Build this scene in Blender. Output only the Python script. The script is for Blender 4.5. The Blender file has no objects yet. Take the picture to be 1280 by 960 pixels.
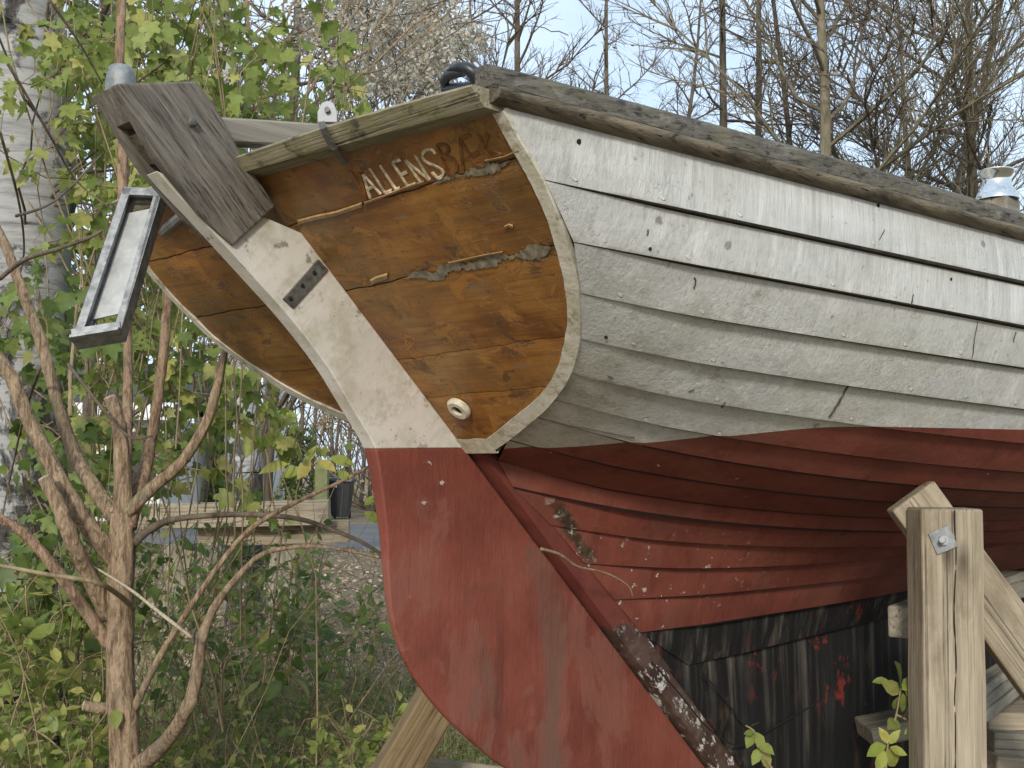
import bpy, bmesh, math, random
import numpy as np
from mathutils import Vector, Matrix
random.seed(7); rng = np.random.default_rng(11)
SC = bpy.context.scene
COL = SC.collection
R_ = math.radians

# ------------------------------------------------------------------ camera / survey
F = 1450.0; HOR = 580.0; YAW = R_(45.0); D = 2.45; CZ = 1.45
PIT = math.atan((HOR - 480) / F)

def rays(P):
    P = np.atleast_2d(np.array(P, float))
    x = (P[:, 0] - 640) / F; y = -(P[:, 1] - 480) / F
    return np.stack([x, math.cos(PIT) - y * math.sin(PIT), y * math.cos(PIT) + math.sin(PIT)], 1)

def U(px, py, w):                       # point of the place seen at a photo pixel, w metres ahead
    d = rays((px, py))[0]; d = d / d[1] * w
    return Vector((d[0], d[1], d[2] + CZ))

BX = np.array([math.cos(YAW), math.sin(YAW), 0]); BS = np.array([math.sin(YAW), -math.cos(YAW), 0])
BO = rays((580, 560))[0]; BO = BO / BO[1] * D - .02 * BS       # stern post at the waterline
ZW = BO[2] + CZ                                               # waterline height above ground
RK, RK0 = -1.041, .005                                        # rake of stern post and transom

def onplane(P, n, d=0.0):               # boat coordinates (x forward, s starboard, z over the waterline)
    N = n[0] * BX + n[1] * BS + n[2] * np.array([0, 0, 1.0])
    dd = rays(P); t = (BO @ N + d) / (dd @ N); Q = dd * t[:, None] - BO
    return np.stack([Q @ BX, Q @ BS, Q[:, 2]], 1)

def B(x, s, z): return (x, -s, z + ZW)  # boat coordinates to the boat's local frame

# ------------------------------------------------------------------ object helpers
MATW = {}
def tag(o, label=None, cat=None, group=None, kind=None):
    if label: o['label'] = label
    if cat: o['category'] = cat
    if group: o['group'] = group
    if kind: o['kind'] = kind
    return o
def empty(name, M, label=None, cat=None, group=None):
    o = bpy.data.objects.new(name, None); COL.objects.link(o)
    o.empty_display_size = .2
    o.matrix_basis = M; MATW[o] = M
    return tag(o, label, cat, group)
def T(v): return Matrix.Translation(Vector(v))
def link(name, me, mat, parent=None, M=None):
    o = bpy.data.objects.new(name, me); COL.objects.link(o)
    for m in (mat if isinstance(mat, (list, tuple)) else [mat]): me.materials.append(m)
    if parent is not None: o.parent = parent
    if M is not None:                    # world placement
        o.matrix_basis = (MATW[parent].inverted() @ M) if parent is not None else M
        MATW[o] = M
    else:
        MATW[o] = MATW[parent] if parent is not None else Matrix.Identity(4)
    return o
def mesh(name, V, Fc, smooth=False):
    me = bpy.data.meshes.new(name)
    me.from_pydata([tuple(map(float, v)) for v in V], [], [tuple(int(i) for i in f) for f in Fc]); me.update()
    if smooth: me.polygons.foreach_set('use_smooth', [True] * len(me.polygons))
    return me
def clean(me, dist=1e-5):
    bm = bmesh.new(); bm.from_mesh(me)
    bmesh.ops.remove_doubles(bm, verts=bm.verts, dist=dist)
    bmesh.ops.dissolve_degenerate(bm, edges=bm.edges, dist=1e-6)
    bmesh.ops.recalc_face_normals(bm, faces=bm.faces)
    bm.to_mesh(me); bm.free(); return me
def bevel_mod(o, w=.004, seg=2, ang=35):
    m = o.modifiers.new('bevel', 'BEVEL'); m.width = w; m.segments = seg; m.limit_method = 'ANGLE'; m.angle_limit = R_(ang)
    return o

class MB:                                # collects pieces of one mesh
    def __init__(s): s.V = []; s.F = []; s.mi = []; s.A = []
    def add(s, V, Fc, mi=0, A=None):
        n = len(s.V); s.A += A if A is not None else [(0, 0, 0)] * len(V); s.V += [tuple(v) for v in V]; s.F += [tuple(i + n for i in f) for f in Fc]; s.mi += [mi] * len(Fc)
    def grid(s, G, mi=0, flip=False, A=None):
        r, c = len(G), len(G[0]); V = [v for row in G for v in row]; Fc = []
        if A is not None: A = [v for row in A for v in row]
        for i in range(r - 1):
            for j in range(c - 1):
                q = (i * c + j, i * c + j + 1, (i + 1) * c + j + 1, (i + 1) * c + j)
                Fc.append(q[::-1] if flip else q)
        s.add(V, Fc, mi, A)
    def box(s, x0, x1, y0, y1, z0, z1, mi=0, M=None):
        V = [Vector(v) for v in ((x0,y0,z0),(x1,y0,z0),(x1,y1,z0),(x0,y1,z0),(x0,y0,z1),(x1,y0,z1),(x1,y1,z1),(x0,y1,z1))]
        if M is not None: V = [M @ v for v in V]
        s.add(V, [(0,3,2,1),(4,5,6,7),(0,1,5,4),(1,2,6,5),(2,3,7,6),(3,0,4,7)], mi)
    def prism(s, pts, off, mi=0):        # outline pts (3D) extruded by vector off
        n = len(pts); P = [Vector(p) for p in pts]; o = Vector(off)
        s.add(P + [p + o for p in P], [tuple(range(n))[::-1], tuple(range(n, 2 * n))] + [(i, (i + 1) % n, n + (i + 1) % n, n + i) for i in range(n)], mi)
    def tube(s, pts, rad, n=8, caps=True, mi=0):
        P = [Vector(p) for p in pts]; m = len(P)
        if not hasattr(rad, '__len__'): rad = [rad] * m
        up = Vector((.31, .2, .93)); rings = []
        for i in range(m):
            t = (P[min(i + 1, m - 1)] - P[max(i - 1, 0)]).normalized()
            a = t.cross(up)
            if a.length < .05: a = t.cross(Vector((1, 0, 0)))
            a.normalize(); b = t.cross(a)
            rings.append([P[i] + (a * math.cos(2 * math.pi * k / n) + b * math.sin(2 * math.pi * k / n)) * rad[i] for k in range(n)])
        Fc = []
        for i in range(m - 1):
            for k in range(n):
                k2 = (k + 1) % n; Fc.append((i * n + k, i * n + k2, (i + 1) * n + k2, (i + 1) * n + k))
        if caps: Fc += [tuple(range(n))[::-1], tuple((m - 1) * n + k for k in range(n))]
        s.add([v for r in rings for v in r], Fc, mi)
    def lathe(s, prof, M=Matrix.Identity(4), n=24, mi=0):   # prof (r,z)
        V = [M @ Vector((r * math.cos(2 * math.pi * k / n), r * math.sin(2 * math.pi * k / n), z)) for r, z in prof for k in range(n)]
        Fc = [(i * n + k, i * n + (k + 1) % n, (i + 1) * n + (k + 1) % n, (i + 1) * n + k) for i in range(len(prof) - 1) for k in range(n)]
        Fc += [tuple(range(n))[::-1], tuple((len(prof) - 1) * n + k for k in range(n))]
        s.add(V, Fc, mi)
    def build(s, name, mat, parent=None, M=None, smooth=False, cl=True):
        me = mesh(name, s.V, s.F)
        if any(a != (0, 0, 0) for a in s.A):
            at = me.attributes.new('strake', 'FLOAT_VECTOR', 'POINT'); at.data.foreach_set('vector', np.array(s.A, np.float32).ravel())
        if any(s.mi): me.polygons.foreach_set('material_index', s.mi)
        if cl: clean(me)
        if smooth: me.polygons.foreach_set('use_smooth', [True] * len(me.polygons))
        return link(name, me, mat, parent, M)

def smooth_by_angle(o, ang=35):
    me = o.data
    me.polygons.foreach_set('use_smooth', [True] * len(me.polygons))
    try: me.set_sharp_from_angle(angle=R_(ang))
    except Exception: pass
    return o

def crom(P, n=6):                        # Catmull-Rom through tuples
    P = [np.array(p, float) for p in P]; out = []
    for i in range(len(P) - 1):
        a, b, c, d = P[max(i - 1, 0)], P[i], P[i + 1], P[min(i + 2, len(P) - 1)]
        for k in range(n):
            t = k / n
            out.append(.5 * ((2 * b) + (c - a) * t + (2 * a - 5 * b + 4 * c - d) * t * t + (3 * b - a - 3 * c + d) * t ** 3))
    out.append(P[-1]); return out

# ------------------------------------------------------------------ node helper
class NT:
    def __init__(s, name):
        s.m = bpy.data.materials.new(name); s.m.use_nodes = True; s.t = s.m.node_tree
        s.t.nodes.clear()
        s.out = s.t.nodes.new('ShaderNodeOutputMaterial'); s.co = s.t.nodes.new('ShaderNodeTexCoord')
        s.geo = s.t.nodes.new('ShaderNodeNewGeometry')
    def n(s, ty, **kw):
        nd = s.t.nodes.new(ty)
        for k, v in kw.items(): setattr(nd, k, v)
        return nd
    def L(s, a, b): s.t.links.new(a, b)
    def put(s, sock, v):
        if isinstance(v, bpy.types.NodeSocket): s.L(v, sock)
        elif isinstance(v, tuple) and len(v) == 3 and sock.type == 'RGBA': sock.default_value = v + (1,)
        else: sock.default_value = v
    def map(s, scale=(1, 1, 1), rot=(0, 0, 0), loc=(0, 0, 0), src=None):
        v = src or s.co.outputs['Object']
        if any(rot):
            m = s.n('ShaderNodeMapping'); s.L(v, m.inputs[0]); m.inputs['Rotation'].default_value = rot; v = m.outputs[0]
        m = s.n('ShaderNodeMapping'); s.L(v, m.inputs[0]); m.inputs['Scale'].default_value = scale; m.inputs['Location'].default_value = loc
        return m.outputs[0]
    def noise(s, v, scale=5, detail=6, rough=.55, dist=0, col=False):
        nd = s.n('ShaderNodeTexNoise'); s.L(v, nd.inputs['Vector'])
        nd.inputs['Scale'].default_value = scale; nd.inputs['Detail'].default_value = detail
        nd.inputs['Roughness'].default_value = rough; nd.inputs['Distortion'].default_value = dist
        return nd.outputs['Color' if col else 'Fac']
    def voro(s, v, scale=5, feat='F1', rnd=1):
        nd = s.n('ShaderNodeTexVoronoi', feature=feat); s.L(v, nd.inputs['Vector']); nd.inputs['Scale'].default_value = scale
        nd.inputs['Randomness'].default_value = rnd
        return nd.outputs['Distance']
    def rng(s, v, a, b, c=0.0, d=1.0, smooth=False):
        nd = s.n('ShaderNodeMapRange'); nd.clamp = True
        if smooth: nd.interpolation_type = 'SMOOTHSTEP'
        s.put(nd.inputs[0], v); nd.inputs[1].default_value = a; nd.inputs[2].default_value = b
        nd.inputs[3].default_value = c; nd.inputs[4].default_value = d
        return nd.outputs[0]
    def math(s, op, a, b=0.0, c=None):
        nd = s.n('ShaderNodeMath', operation=op); s.put(nd.inputs[0], a); s.put(nd.inputs[1], b)
        if c is not None: s.put(nd.inputs[2], c)
        return nd.outputs[0]
    def mix(s, f, a, b, mode='MIX'):
        nd = s.n('ShaderNodeMix', data_type='RGBA', blend_type=mode)
        s.put(nd.inputs[0], f); s.put(nd.inputs[6], a); s.put(nd.inputs[7], b)
        return nd.outputs[2]
    def ramp(s, f, stops):
        nd = s.n('ShaderNodeValToRGB'); s.L(f, nd.inputs[0]); e = nd.color_ramp.elements
        while len(e) < len(stops): e.new(.5)
        for i, (p, c) in enumerate(stops):
            e[i].position = p; e[i].color = (c if len(c) == 4 else tuple(c) + (1,)) if hasattr(c, '__len__') else (c, c, c, 1)
        return nd.outputs[0]
    def xyz(s, src=None):
        nd = s.n('ShaderNodeSeparateXYZ'); s.L(src or s.co.outputs['Object'], nd.inputs[0]); return nd.outputs
    def attr(s, name):
        nd = s.n('ShaderNodeAttribute'); nd.attribute_name = name; return nd.outputs['Color']
    def bump(s, h, strength=.5, dist=.01, prev=None):
        nd = s.n('ShaderNodeBump'); s.L(h, nd.inputs['Height']); nd.inputs['Strength'].default_value = strength
        nd.inputs['Distance'].default_value = dist
        if prev is not None: s.L(prev, nd.inputs['Normal'])
        return nd.outputs[0]
    def bsdf(s, col, rough=.6, normal=None, metal=0.0, spec=.5, trans=None):
        p = s.n('ShaderNodeBsdfPrincipled'); s.put(p.inputs['Base Color'], col); s.put(p.inputs['Roughness'], rough)
        s.put(p.inputs['Metallic'], metal); s.put(p.inputs['Specular IOR Level'], spec)
        if normal is not None: s.L(normal, p.inputs['Normal'])
        o = p.outputs[0]
        if trans is not None:
            tr = s.n('ShaderNodeBsdfTranslucent'); s.put(tr.inputs['Color'], col); mx = s.n('ShaderNodeMixShader')
            mx.inputs[0].default_value = trans; s.L(o, mx.inputs[1]); s.L(tr.outputs[0], mx.inputs[2]); o = mx.outputs[0]
        s.L(o, s.out.inputs[0]); return s.m

M = {}
def m_white():
    n = NT('weathered_white_paint'); x = n.xyz()
    base = n.ramp(n.noise(n.map((1.2, 1.2, 5)), 3, 6, .6), [(.3, (.44, .44, .415)), (.7, (.57, .57, .545))])
    streak = n.noise(n.map((34, 34, 1.6)), 1, 5, .65)
    c = n.mix(n.rng(streak, .52, .68, 0, .42), base, (.27, .26, .22))
    c = n.mix(n.rng(n.noise(n.map((26, 26, 1.2), loc=(4, 2, 1)), 1, 4, .6), .54, .68, 0, .6), c, (.70, .69, .66))
    # green-black growth near the stern and low down
    g = n.noise(n.map((3, 3, 5)), 3, 8, .7)
    gz = n.math('MULTIPLY', n.rng(x[0], -.32, .22, 1, 0, True), n.rng(x[2], ZW - .02, ZW + .30, 1, 0, True))
    gm = n.math('MULTIPLY', n.rng(n.math('ADD', g, n.math('MULTIPLY', gz, .32)), .55, .80), n.rng(gz, .02, .3))
    c = n.mix(n.math('MULTIPLY', gm, .8), c, (.12, .115, .055)); g2 = n.noise(n.map((1.6, 1.6, 3), loc=(5, 5, 5)), 2, 6, .6); c = n.mix(n.math('MULTIPLY', n.math('MULTIPLY', n.rng(g2, .4, .6), n.rng(x[2], ZW + .30, ZW + .02, 0, 1)), .45), c, (.40, .385, .25))
    d = n.noise(n.map((60, 60, 60)), 1, 3, .6)
    c = n.mix(n.rng(d, .66, .73, 0, .55), c, (.12, .11, .09))
    sp = n.voro(n.map((6.5, 6.5, 6.5)), 1); c = n.mix(n.rng(sp, .035, .06, .65, 0), c, (.07, .06, .05))
    yl = n.noise(n.map((2, 2, 3), loc=(7, 1, 0)), 2, 5); c = n.mix(n.rng(yl, .5, .75, 0, .3), c, (.40, .38, .29))
    wb_ = n.noise(n.map((40, 40, 40)), 1, 3, .6, col=True)
    vm = n.n('ShaderNodeVectorMath', operation='ADD'); n.L(n.map((120, 120, 48)), vm.inputs[0]); n.L(wb_, vm.inputs[1]); crk = n.voro(vm.outputs[0], 1, 'DISTANCE_TO_EDGE')
    amt = n.rng(n.noise(n.map((2.2, 2.2, 3)), 2, 3), .46, .66, 0, .7)
    fine = n.noise(n.map((150, 150, 9)), 1, 4, .65); c = n.mix(n.rng(fine, .54, .68, 0, .34), c, (.26, .25, .21)); c = n.mix(n.rng(fine, .44, .32, 0, .4), c, (.66, .655, .62))
    fz = n.noise(n.map((7, 7, 9), loc=(11, 3, 5)), 1, 9, .78); c = n.mix(n.rng(fz, .56, .66, 0, .45), c, (.33, .32, .27)); fzs = n.rng(fz, .64, .65); c = n.mix(n.math('MULTIPLY', fzs, .6), c, (.24, .225, .185))
    h1 = n.math('MULTIPLY', n.rng(crk, 0, .07), amt)
    c = n.mix(n.math('MULTIPLY', n.rng(crk, 0, .06, .38, 0), amt), c, (.25, .24, .2))
    h = n.math('ADD', n.math('MULTIPLY', fine, -1.0), n.math('ADD', fz, n.math('MULTIPLY', h1, .35)))
    sa = n.n('ShaderNodeAttribute'); sa.attribute_name = 'strake'; sv = n.xyz(sa.outputs['Vector'])
    fr = n.math('FRACT', n.math('ADD', n.math('DIVIDE', sv[0], .155), n.math('MULTIPLY', sv[2], .37)))
    du = n.math('MULTIPLY', n.math('SUBTRACT', fr, .5), .155); dv = n.math('SUBTRACT', sv[1], .017)
    dist = n.math('SQRT', n.math('ADD', n.math('MULTIPLY', du, du), n.math('MULTIPLY', dv, dv)))
    wbl = n.rng(n.noise(n.map((9, 9, 9)), 1, 3), .42, .55)
    ring = n.math('MULTIPLY', n.rng(n.math('ABSOLUTE', n.math('SUBTRACT', dist, .0046)), 0, .0013, 1, 0), wbl)
    c = n.mix(n.math('MULTIPLY', ring, .55), c, (.13, .11, .08)); plug = n.math('MULTIPLY', n.rng(dist, .0035, .0055, 1, 0), wbl)
    c = n.mix(n.math('MULTIPLY', plug, .5), c, (.72, .71, .66))
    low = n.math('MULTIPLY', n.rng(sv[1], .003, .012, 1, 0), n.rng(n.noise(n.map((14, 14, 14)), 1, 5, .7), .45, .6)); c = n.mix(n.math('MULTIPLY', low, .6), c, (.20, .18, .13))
    h = n.math('ADD', h, n.math('MULTIPLY', plug, 1.2))
    return n.bsdf(c, n.rng(streak, .3, .7, .5, .75), n.bump(h, .55, .004))
def m_red(name, fade=0.35, seed=0, lo=1.15):
    n = NT(name); x = n.xyz()
    base = n.ramp(n.noise(n.map((2, 2, 2), loc=(seed, 0, 0)), 2.2, 7, .6), [(.28, (lo * .078, lo * .019, lo * .012)), (.55, (lo * .134, lo * .035, lo * .022)), (.78, (lo * .165, lo * .052, lo * .035))])
    pt = n.noise(n.map((3.0, 3.0, 1.7), loc=(3 + seed, 1, 2)), 1.7, 8, .58, .6)
    c = n.mix(n.rng(pt, .54, .575, 0, fade), base, (.225, .088, .062))
    gp = n.noise(n.map((3.2, 3.2, 1.5), loc=(9.3 + seed, 5, 0)), 1.3, 7, .52, .5)
    c = n.mix(n.rng(gp, .54, .61, 0, .62 * min(1, fade * 2)), c, (.135, .085, .058))
    st = n.noise(n.map((28, 28, 1.1), loc=(seed, 3, 0)), 1, 5, .6)
    c = n.mix(n.rng(st, .55, .7, 0, .25), c, (.24, .066, .045))
    c = n.mix(n.rng(n.noise(n.map((19, 19, .9), loc=(5, 3, 0)), 1, 5, .6), .56, .72, 0, .5), c, (.055, .013, .009))
    fl = n.noise(n.map((30, 30, 30), loc=(seed, 0, 4)), 1, 4, .6); w2 = n.noise(n.map((2, 2, 2), loc=(1 + seed, 7, 4)), 1.5, 3)
    c = n.mix(n.math('MULTIPLY', n.rng(fl, .70, .73), n.rng(w2, .5, .6)), c, (.50, .44, .40))
    if seed == 0:
        k_ = n.math('ADD', x[0], n.math('MULTIPLY', n.math('SUBTRACT', x[2], ZW), 1.041)); fn = n.noise(n.map((26, 26, 26), loc=(3, 9, 1)), 1, 7, .72)
        kk = n.math('ADD', k_, n.math('MULTIPLY', n.math('SUBTRACT', fn, .5), .05))
        bm_ = n.math('MULTIPLY', n.math('MULTIPLY', n.rng(kk, .075, .085), n.rng(kk, .118, .108)), n.math('MULTIPLY', n.rng(x[2], ZW - .105, ZW - .13), n.rng(x[2], ZW - .27, ZW - .24)))
        c = n.mix(n.math('MULTIPLY', bm_, .85), c, n.ramp(fn, [(.44, (.02, .022, .012)), (.53, (.06, .055, .035)), (.56, (.42, .40, .33))]))
        fl_ = n.math('MULTIPLY', n.rng(n.noise(n.map((45, 45, 45), loc=(1, 2, 8)), 1, 5, .65), .645, .655), n.math('MULTIPLY', n.rng(x[2], ZW - .18, ZW - .26), n.rng(x[0], .95, .6)))
        c = n.mix(fl_, c, (.50, .45, .40))
    h = n.math('ADD', n.noise(n.map((40, 40, 40)), 1, 6, .7), n.math('MULTIPLY', pt, 2))
    sc2 = n.noise(n.map((90, 90, 12), loc=(2, seed, 2)), 1, 5, .7); c = n.mix(n.rng(sc2, .55, .7, 0, .2), c, (.26, .10, .075)); c = n.mix(n.rng(sc2, .42, .3, 0, .2), c, (.06, .016, .011))
    gr = n.noise(n.map((8, 8, 8), loc=(6, seed, 2)), 1, 9, .75); c = n.mix(n.rng(gr, .55, .68, 0, .4), c, (.085, .042, .028))
    return n.bsdf(c, n.rng(pt, .4, .7, .6, .8), n.bump(n.math('ADD', h, n.math('ADD', sc2, gr)), .4, .004), spec=.3)
def m_black():
    n = NT('flaking_black_antifouling')
    v = n.noise(n.map((30, 30, 1.0)), 1, 6, .65)
    c = n.ramp(v, [(.3, (.006, .006, .006)), (.48, (.014, .0125, .011)), (.58, (.055, .049, .041)), (.72, (.17, .15, .12))])
    big = n.noise(n.map((2.5, 2.5, 1.2)), 1.5, 4); c = n.mix(n.rng(big, .40, .60, .9, 0), c, (.011, .011, .011))
    r = n.noise(n.map((9, 9, 6), loc=(2, 3, 1)), 1, 8, .75); r2 = n.noise(n.map((2.2, 2.2, 2), loc=(6, 2, 8)), 1, 3)
    c = n.mix(n.math('MULTIPLY', n.rng(r, .56, .6), n.rng(r2, .47, .55)), c, (.17, .028, .017))
    c = n.mix(n.math('MULTIPLY', n.rng(n.noise(n.map((12, 12, 3), loc=(5, 5, 2)), 1, 8, .7), .60, .66), .5), c, (.09, .06, .035))
    return n.bsdf(c, .75, n.bump(n.math('ADD', v, r), .6, .006), spec=.2)
def m_post():
    n = NT('flaking_stern_post_paint'); x = n.xyz()
    g = n.noise(n.map((10, 10, 10)), 1, 8, .7)
    c = n.ramp(g, [(.35, (.03, .012, .009)), (.52, (.075, .04, .028)), (.7, (.15, .11, .085))])
    f = n.noise(n.map((24, 24, 15), rot=(0, .76, 0)), 1, 7, .72)
    low = n.rng(x[2], ZW - .40, ZW - .46, 0, 1)
    c = n.mix(n.rng(n.math('ADD', x[2], n.math('MULTIPLY', n.math('SUBTRACT', g, .5), .12)), ZW - .425, ZW - .41, 0, 1), c, n.ramp(g, [(.3, (.105, .022, .014)), (.7, (.185, .042, .026))]))
    c = n.mix(n.math('MULTIPLY', n.rng(f, .555, .60), low), c, (.60, .56, .50))
    return n.bsdf(c, .7, n.bump(g, .6, .006))
def m_varnish():
    n = NT('peeling_varnish_mahogany'); x = n.xyz()
    gr = n.noise(n.map((10, 2.2, 85)), 1, 7, .7); wob = n.noise(n.map((3, 3, 12)), 1, 4, .6)
    bl = n.noise(n.map((3, 3.2, 6.5)), 1.5, 9, .68, .4)
    c = n.ramp(bl, [(.30, (.10, .039, .012)), (.42, (.195, .079, .018)), (.52, (.29, .128, .027)), (.62, (.355, .175, .04)), (.76, (.41, .245, .085))])
    c = n.mix(n.rng(gr, .46, .68, 0, .55), c, (.12, .042, .011))
    c = n.mix(n.rng(wob, .52, .68, 0, .5), c, (.20, .10, .03))
    ft = n.noise(n.map((5, 5, 9), loc=(3, 1, 7)), 2.1, 10, .72, .9)
    c = n.mix(n.rng(ft, .55, .562, 0, .6), c, n.ramp(gr, [(.35, (.31, .125, .024)), (.6, (.44, .20, .04))]))
    edge = n.rng(n.math('ABSOLUTE', n.math('SUBTRACT', ft, .556)), 0, .007, 1, 0)
    c = n.mix(n.math('MULTIPLY', edge, .55), c, (.07, .03, .011))
    f2 = n.noise(n.map((6, 5, 13), loc=(13, 5, 1)), 2.3, 10, .72, .6)
    c = n.mix(n.rng(f2, .60, .615, 0, .75), c, (.10, .045, .016))
    gy = n.noise(n.map((4, 2.6, 18), loc=(1, 4, 2)), 1.2, 9, .72)
    c = n.mix(n.rng(gy, .63, .66, 0, .75), c, (.185, .155, .11))
    d = n.noise(n.map((20, 20, 20), loc=(8, 1, 2)), 1, 7, .75); c = n.mix(n.rng(d, .57, .70, 0, .7), c, (.04, .018, .008))
    bo = n.noise(n.map((3, 3, 4), loc=(18, 1, 2)), 1, 6, .65); c = n.mix(n.rng(bo, .48, .66, 0, .6), c, (.09, .062, .018))
    pk = n.noise(n.map((60, 60, 60)), 1, 3, .6); c = n.mix(n.rng(pk, .68, .74, 0, .7), c, (.035, .016, .008))
    h = n.math('ADD', n.math('MULTIPLY', gr, .8), n.math('ADD', n.rng(ft, .545, .567), n.math('ADD', n.math('MULTIPLY', bl, .8), n.rng(f2, .62, .595))))
    return n.bsdf(c, n.rng(ft, .54, .57, .38, .52), n.bump(h, .55, .004))
def m_wood(name, dark, light, axis=(1, 0, 0), moss=0.0, scale=1.0, rough=.8, knots=.3, rot=(0, 0, 0), bumpd=.006, stain=.0):
    n = NT(name); st = (1.6, 26, 26)
    v = n.map(st, rot); v2 = n.map((.8 * scale, 60 * scale, 60 * scale), rot)
    a = n.noise(v, 1 * scale, 6, .62, .5); b = n.noise(v2, 1, 5, .7)
    big = n.noise(n.map((2, 5, 5), rot), 1.5, 4)
    c = n.ramp(n.math('ADD', n.math('MULTIPLY', a, .6), n.math('MULTIPLY', b, .4)), [(.34, dark), (.62, light)])
    c = n.mix(n.rng(big, .3, .7, .35, 0), c, tuple(q * .55 for q in light))
    crack = n.noise(n.map((1.0, 95 * scale, 95 * scale), rot, (3, 1, 2)), 1, 3, .5)
    c = n.mix(n.rng(crack, .63, .69, 0, .75), c, tuple(q * .3 for q in dark))
    if knots:
        k = n.voro(n.map((2.2, 7, 7), rot, (.3, .1, .7)), 1.3); c = n.mix(n.rng(k, .05, .16, knots, 0), c, tuple(q * .4 for q in dark))
    if stain:
        s_ = n.noise(n.map((3, 6, 6), rot, (9, 2, 4)), 1.6, 7, .65); c = n.mix(n.rng(s_, .53, .66, 0, stain), c, (dark[0] * .55, dark[1] * .5, dark[2] * .45))
    if moss:
        g = n.noise(n.map((9, 9, 9)), 1.5, 8, .7); c = n.mix(n.rng(g, .47, .66, 0, moss), c, (.20, .19, .07))
        g = n.noise(n.map((16, 16, 16), loc=(3, 3, 3)), 1.5, 8, .7); c = n.mix(n.rng(g, .57, .66, 0, moss), c, (.36, .34, .27))
        g = n.noise(n.map((13, 13, 13), loc=(1, 7, 3)), 1.5, 8, .7); c = n.mix(n.rng(g, .55, .66, 0, .8), c, (.03, .026, .02))
    return n.bsdf(c, rough, n.bump(n.math('ADD', b, n.math('MULTIPLY', n.rng(crack, .6, .69), -1.2)), .7, bumpd), spec=.3)
def m_rudder_white():
    n = NT('scuffed_white_rudder_paint'); x = n.xyz()
    g = n.noise(n.map((3, 3, 3)), 2, 8, .65)
    c = n.ramp(g, [(.3, (.52, .49, .42)), (.6, (.66, .62, .55))])
    m = n.noise(n.map((5, 5, 5), loc=(2, 2, 2)), 1.6, 8, .7)
    c = n.mix(n.rng(m, .48, .64, 0, .75), c, (.34, .315, .20)); gl = n.noise(n.map((60, 60, 12), (0, R_(-44), 0)), 1, 5, .7); c = n.mix(n.rng(gl, .52, .7, 0, .4), c, (.36, .34, .28))
    s_ = n.noise(n.map((26, 26, 26)), 1, 6, .7); c = n.mix(n.rng(s_, .60, .65, 0, .7), c, (.13, .11, .08)); s2 = n.noise(n.map((6, 6, 6), loc=(3, 8, 1)), 1, 9, .78); c = n.mix(n.rng(s2, .60, .66, 0, .5), c, (.26, .245, .17))
    pk = n.noise(n.map((3, 3, 3), loc=(5, 0, 9)), 1, 3); c = n.mix(n.rng(pk, .5, .65, 0, .3), c, (.56, .44, .40))
    return n.bsdf(c, .55, n.bump(n.math('ADD', g, n.math('MULTIPLY', s_, .4)), .3, .004))
def m_trim():
    n = NT('lichen_spotted_cream_trim')
    g = n.noise(n.map((30, 30, 30)), 1, 7, .7)
    c = n.ramp(g, [(.34, (.27, .24, .15)), (.47, (.58, .54, .43)), (.7, (.70, .66, .56))])
    c = n.mix(n.rng(n.noise(n.map((7, 7, 7), loc=(3, 0, 0)), 1, 6, .7), .5, .65, 0, .6), c, (.36, .33, .20))
    return n.bsdf(c, .75, n.bump(g, .6, .006))
def m_plain(name, col, rough=.5, metal=0.0, var=.25, sc=12, spec=.5, b=.15):
    n = NT(name); g = n.noise(n.map((1, 1, 1)), sc, 6, .65)
    c = n.mix(n.rng(g, .35, .7, 0, 1), tuple(q * (1 - var) for q in col), tuple(min(1, q * (1 + var)) for q in col))
    return n.bsdf(c, n.rng(g, .3, .7, rough * .8, min(1, rough * 1.25)), n.bump(g, b, .004), metal, spec)
def m_leaf(name, a, b, c3, trans=.35, rough=.45):
    n = NT(name); at = n.n('ShaderNodeAttribute'); at.attribute_name = 'tint'
    x = n.n('ShaderNodeSeparateColor'); n.L(at.outputs['Color'], x.inputs[0])
    c = n.mix(x.outputs[0], a, b); c = n.mix(n.rng(x.outputs[1], .72, .95), c, c3)
    blot = n.noise(n.map((1, 1, 1)), 45, 4, .6); c = n.mix(n.rng(blot, .45, .75, 0, .45), c, tuple(q * .45 for q in a))
    return n.bsdf(c, rough, None, 0, .35, trans)
def m_bark(name, a, b, c3=None, sc=(18, 18, 5), bd=.02, thr=.55, fine=False):
    n = NT(name); g = n.noise(n.map(sc), 1, 9, .72, .5); rf = .9
    c = n.ramp(g, [(.38, a), (.58, b)] if fine else [(.32, a), (.62, b)])
    h = g
    if fine:
        f = n.noise(n.map((160, 160, 60)), 1, 5, .75); c = n.mix(n.rng(f, .5, .7, 0, .6), c, tuple(q * .6 for q in a)); h = n.math('ADD', g, n.math('MULTIPLY', f, .5))
        p = n.noise(n.map((5, 5, 4), loc=(4, 4, 4)), 1, 6, .65); c = n.mix(n.rng(p, .5, .66, 0, .6), c, (.22, .18, .13))
    if c3:
        l = n.noise(n.map((7, 7, 7), loc=(2, 5, 1)), 1.4, 7, .7); c = n.mix(n.rng(l, thr, thr + .12, 0, .75), c, c3)
    return n.bsdf(c, rf, n.bump(h, 1.0, bd), spec=.2)
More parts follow.
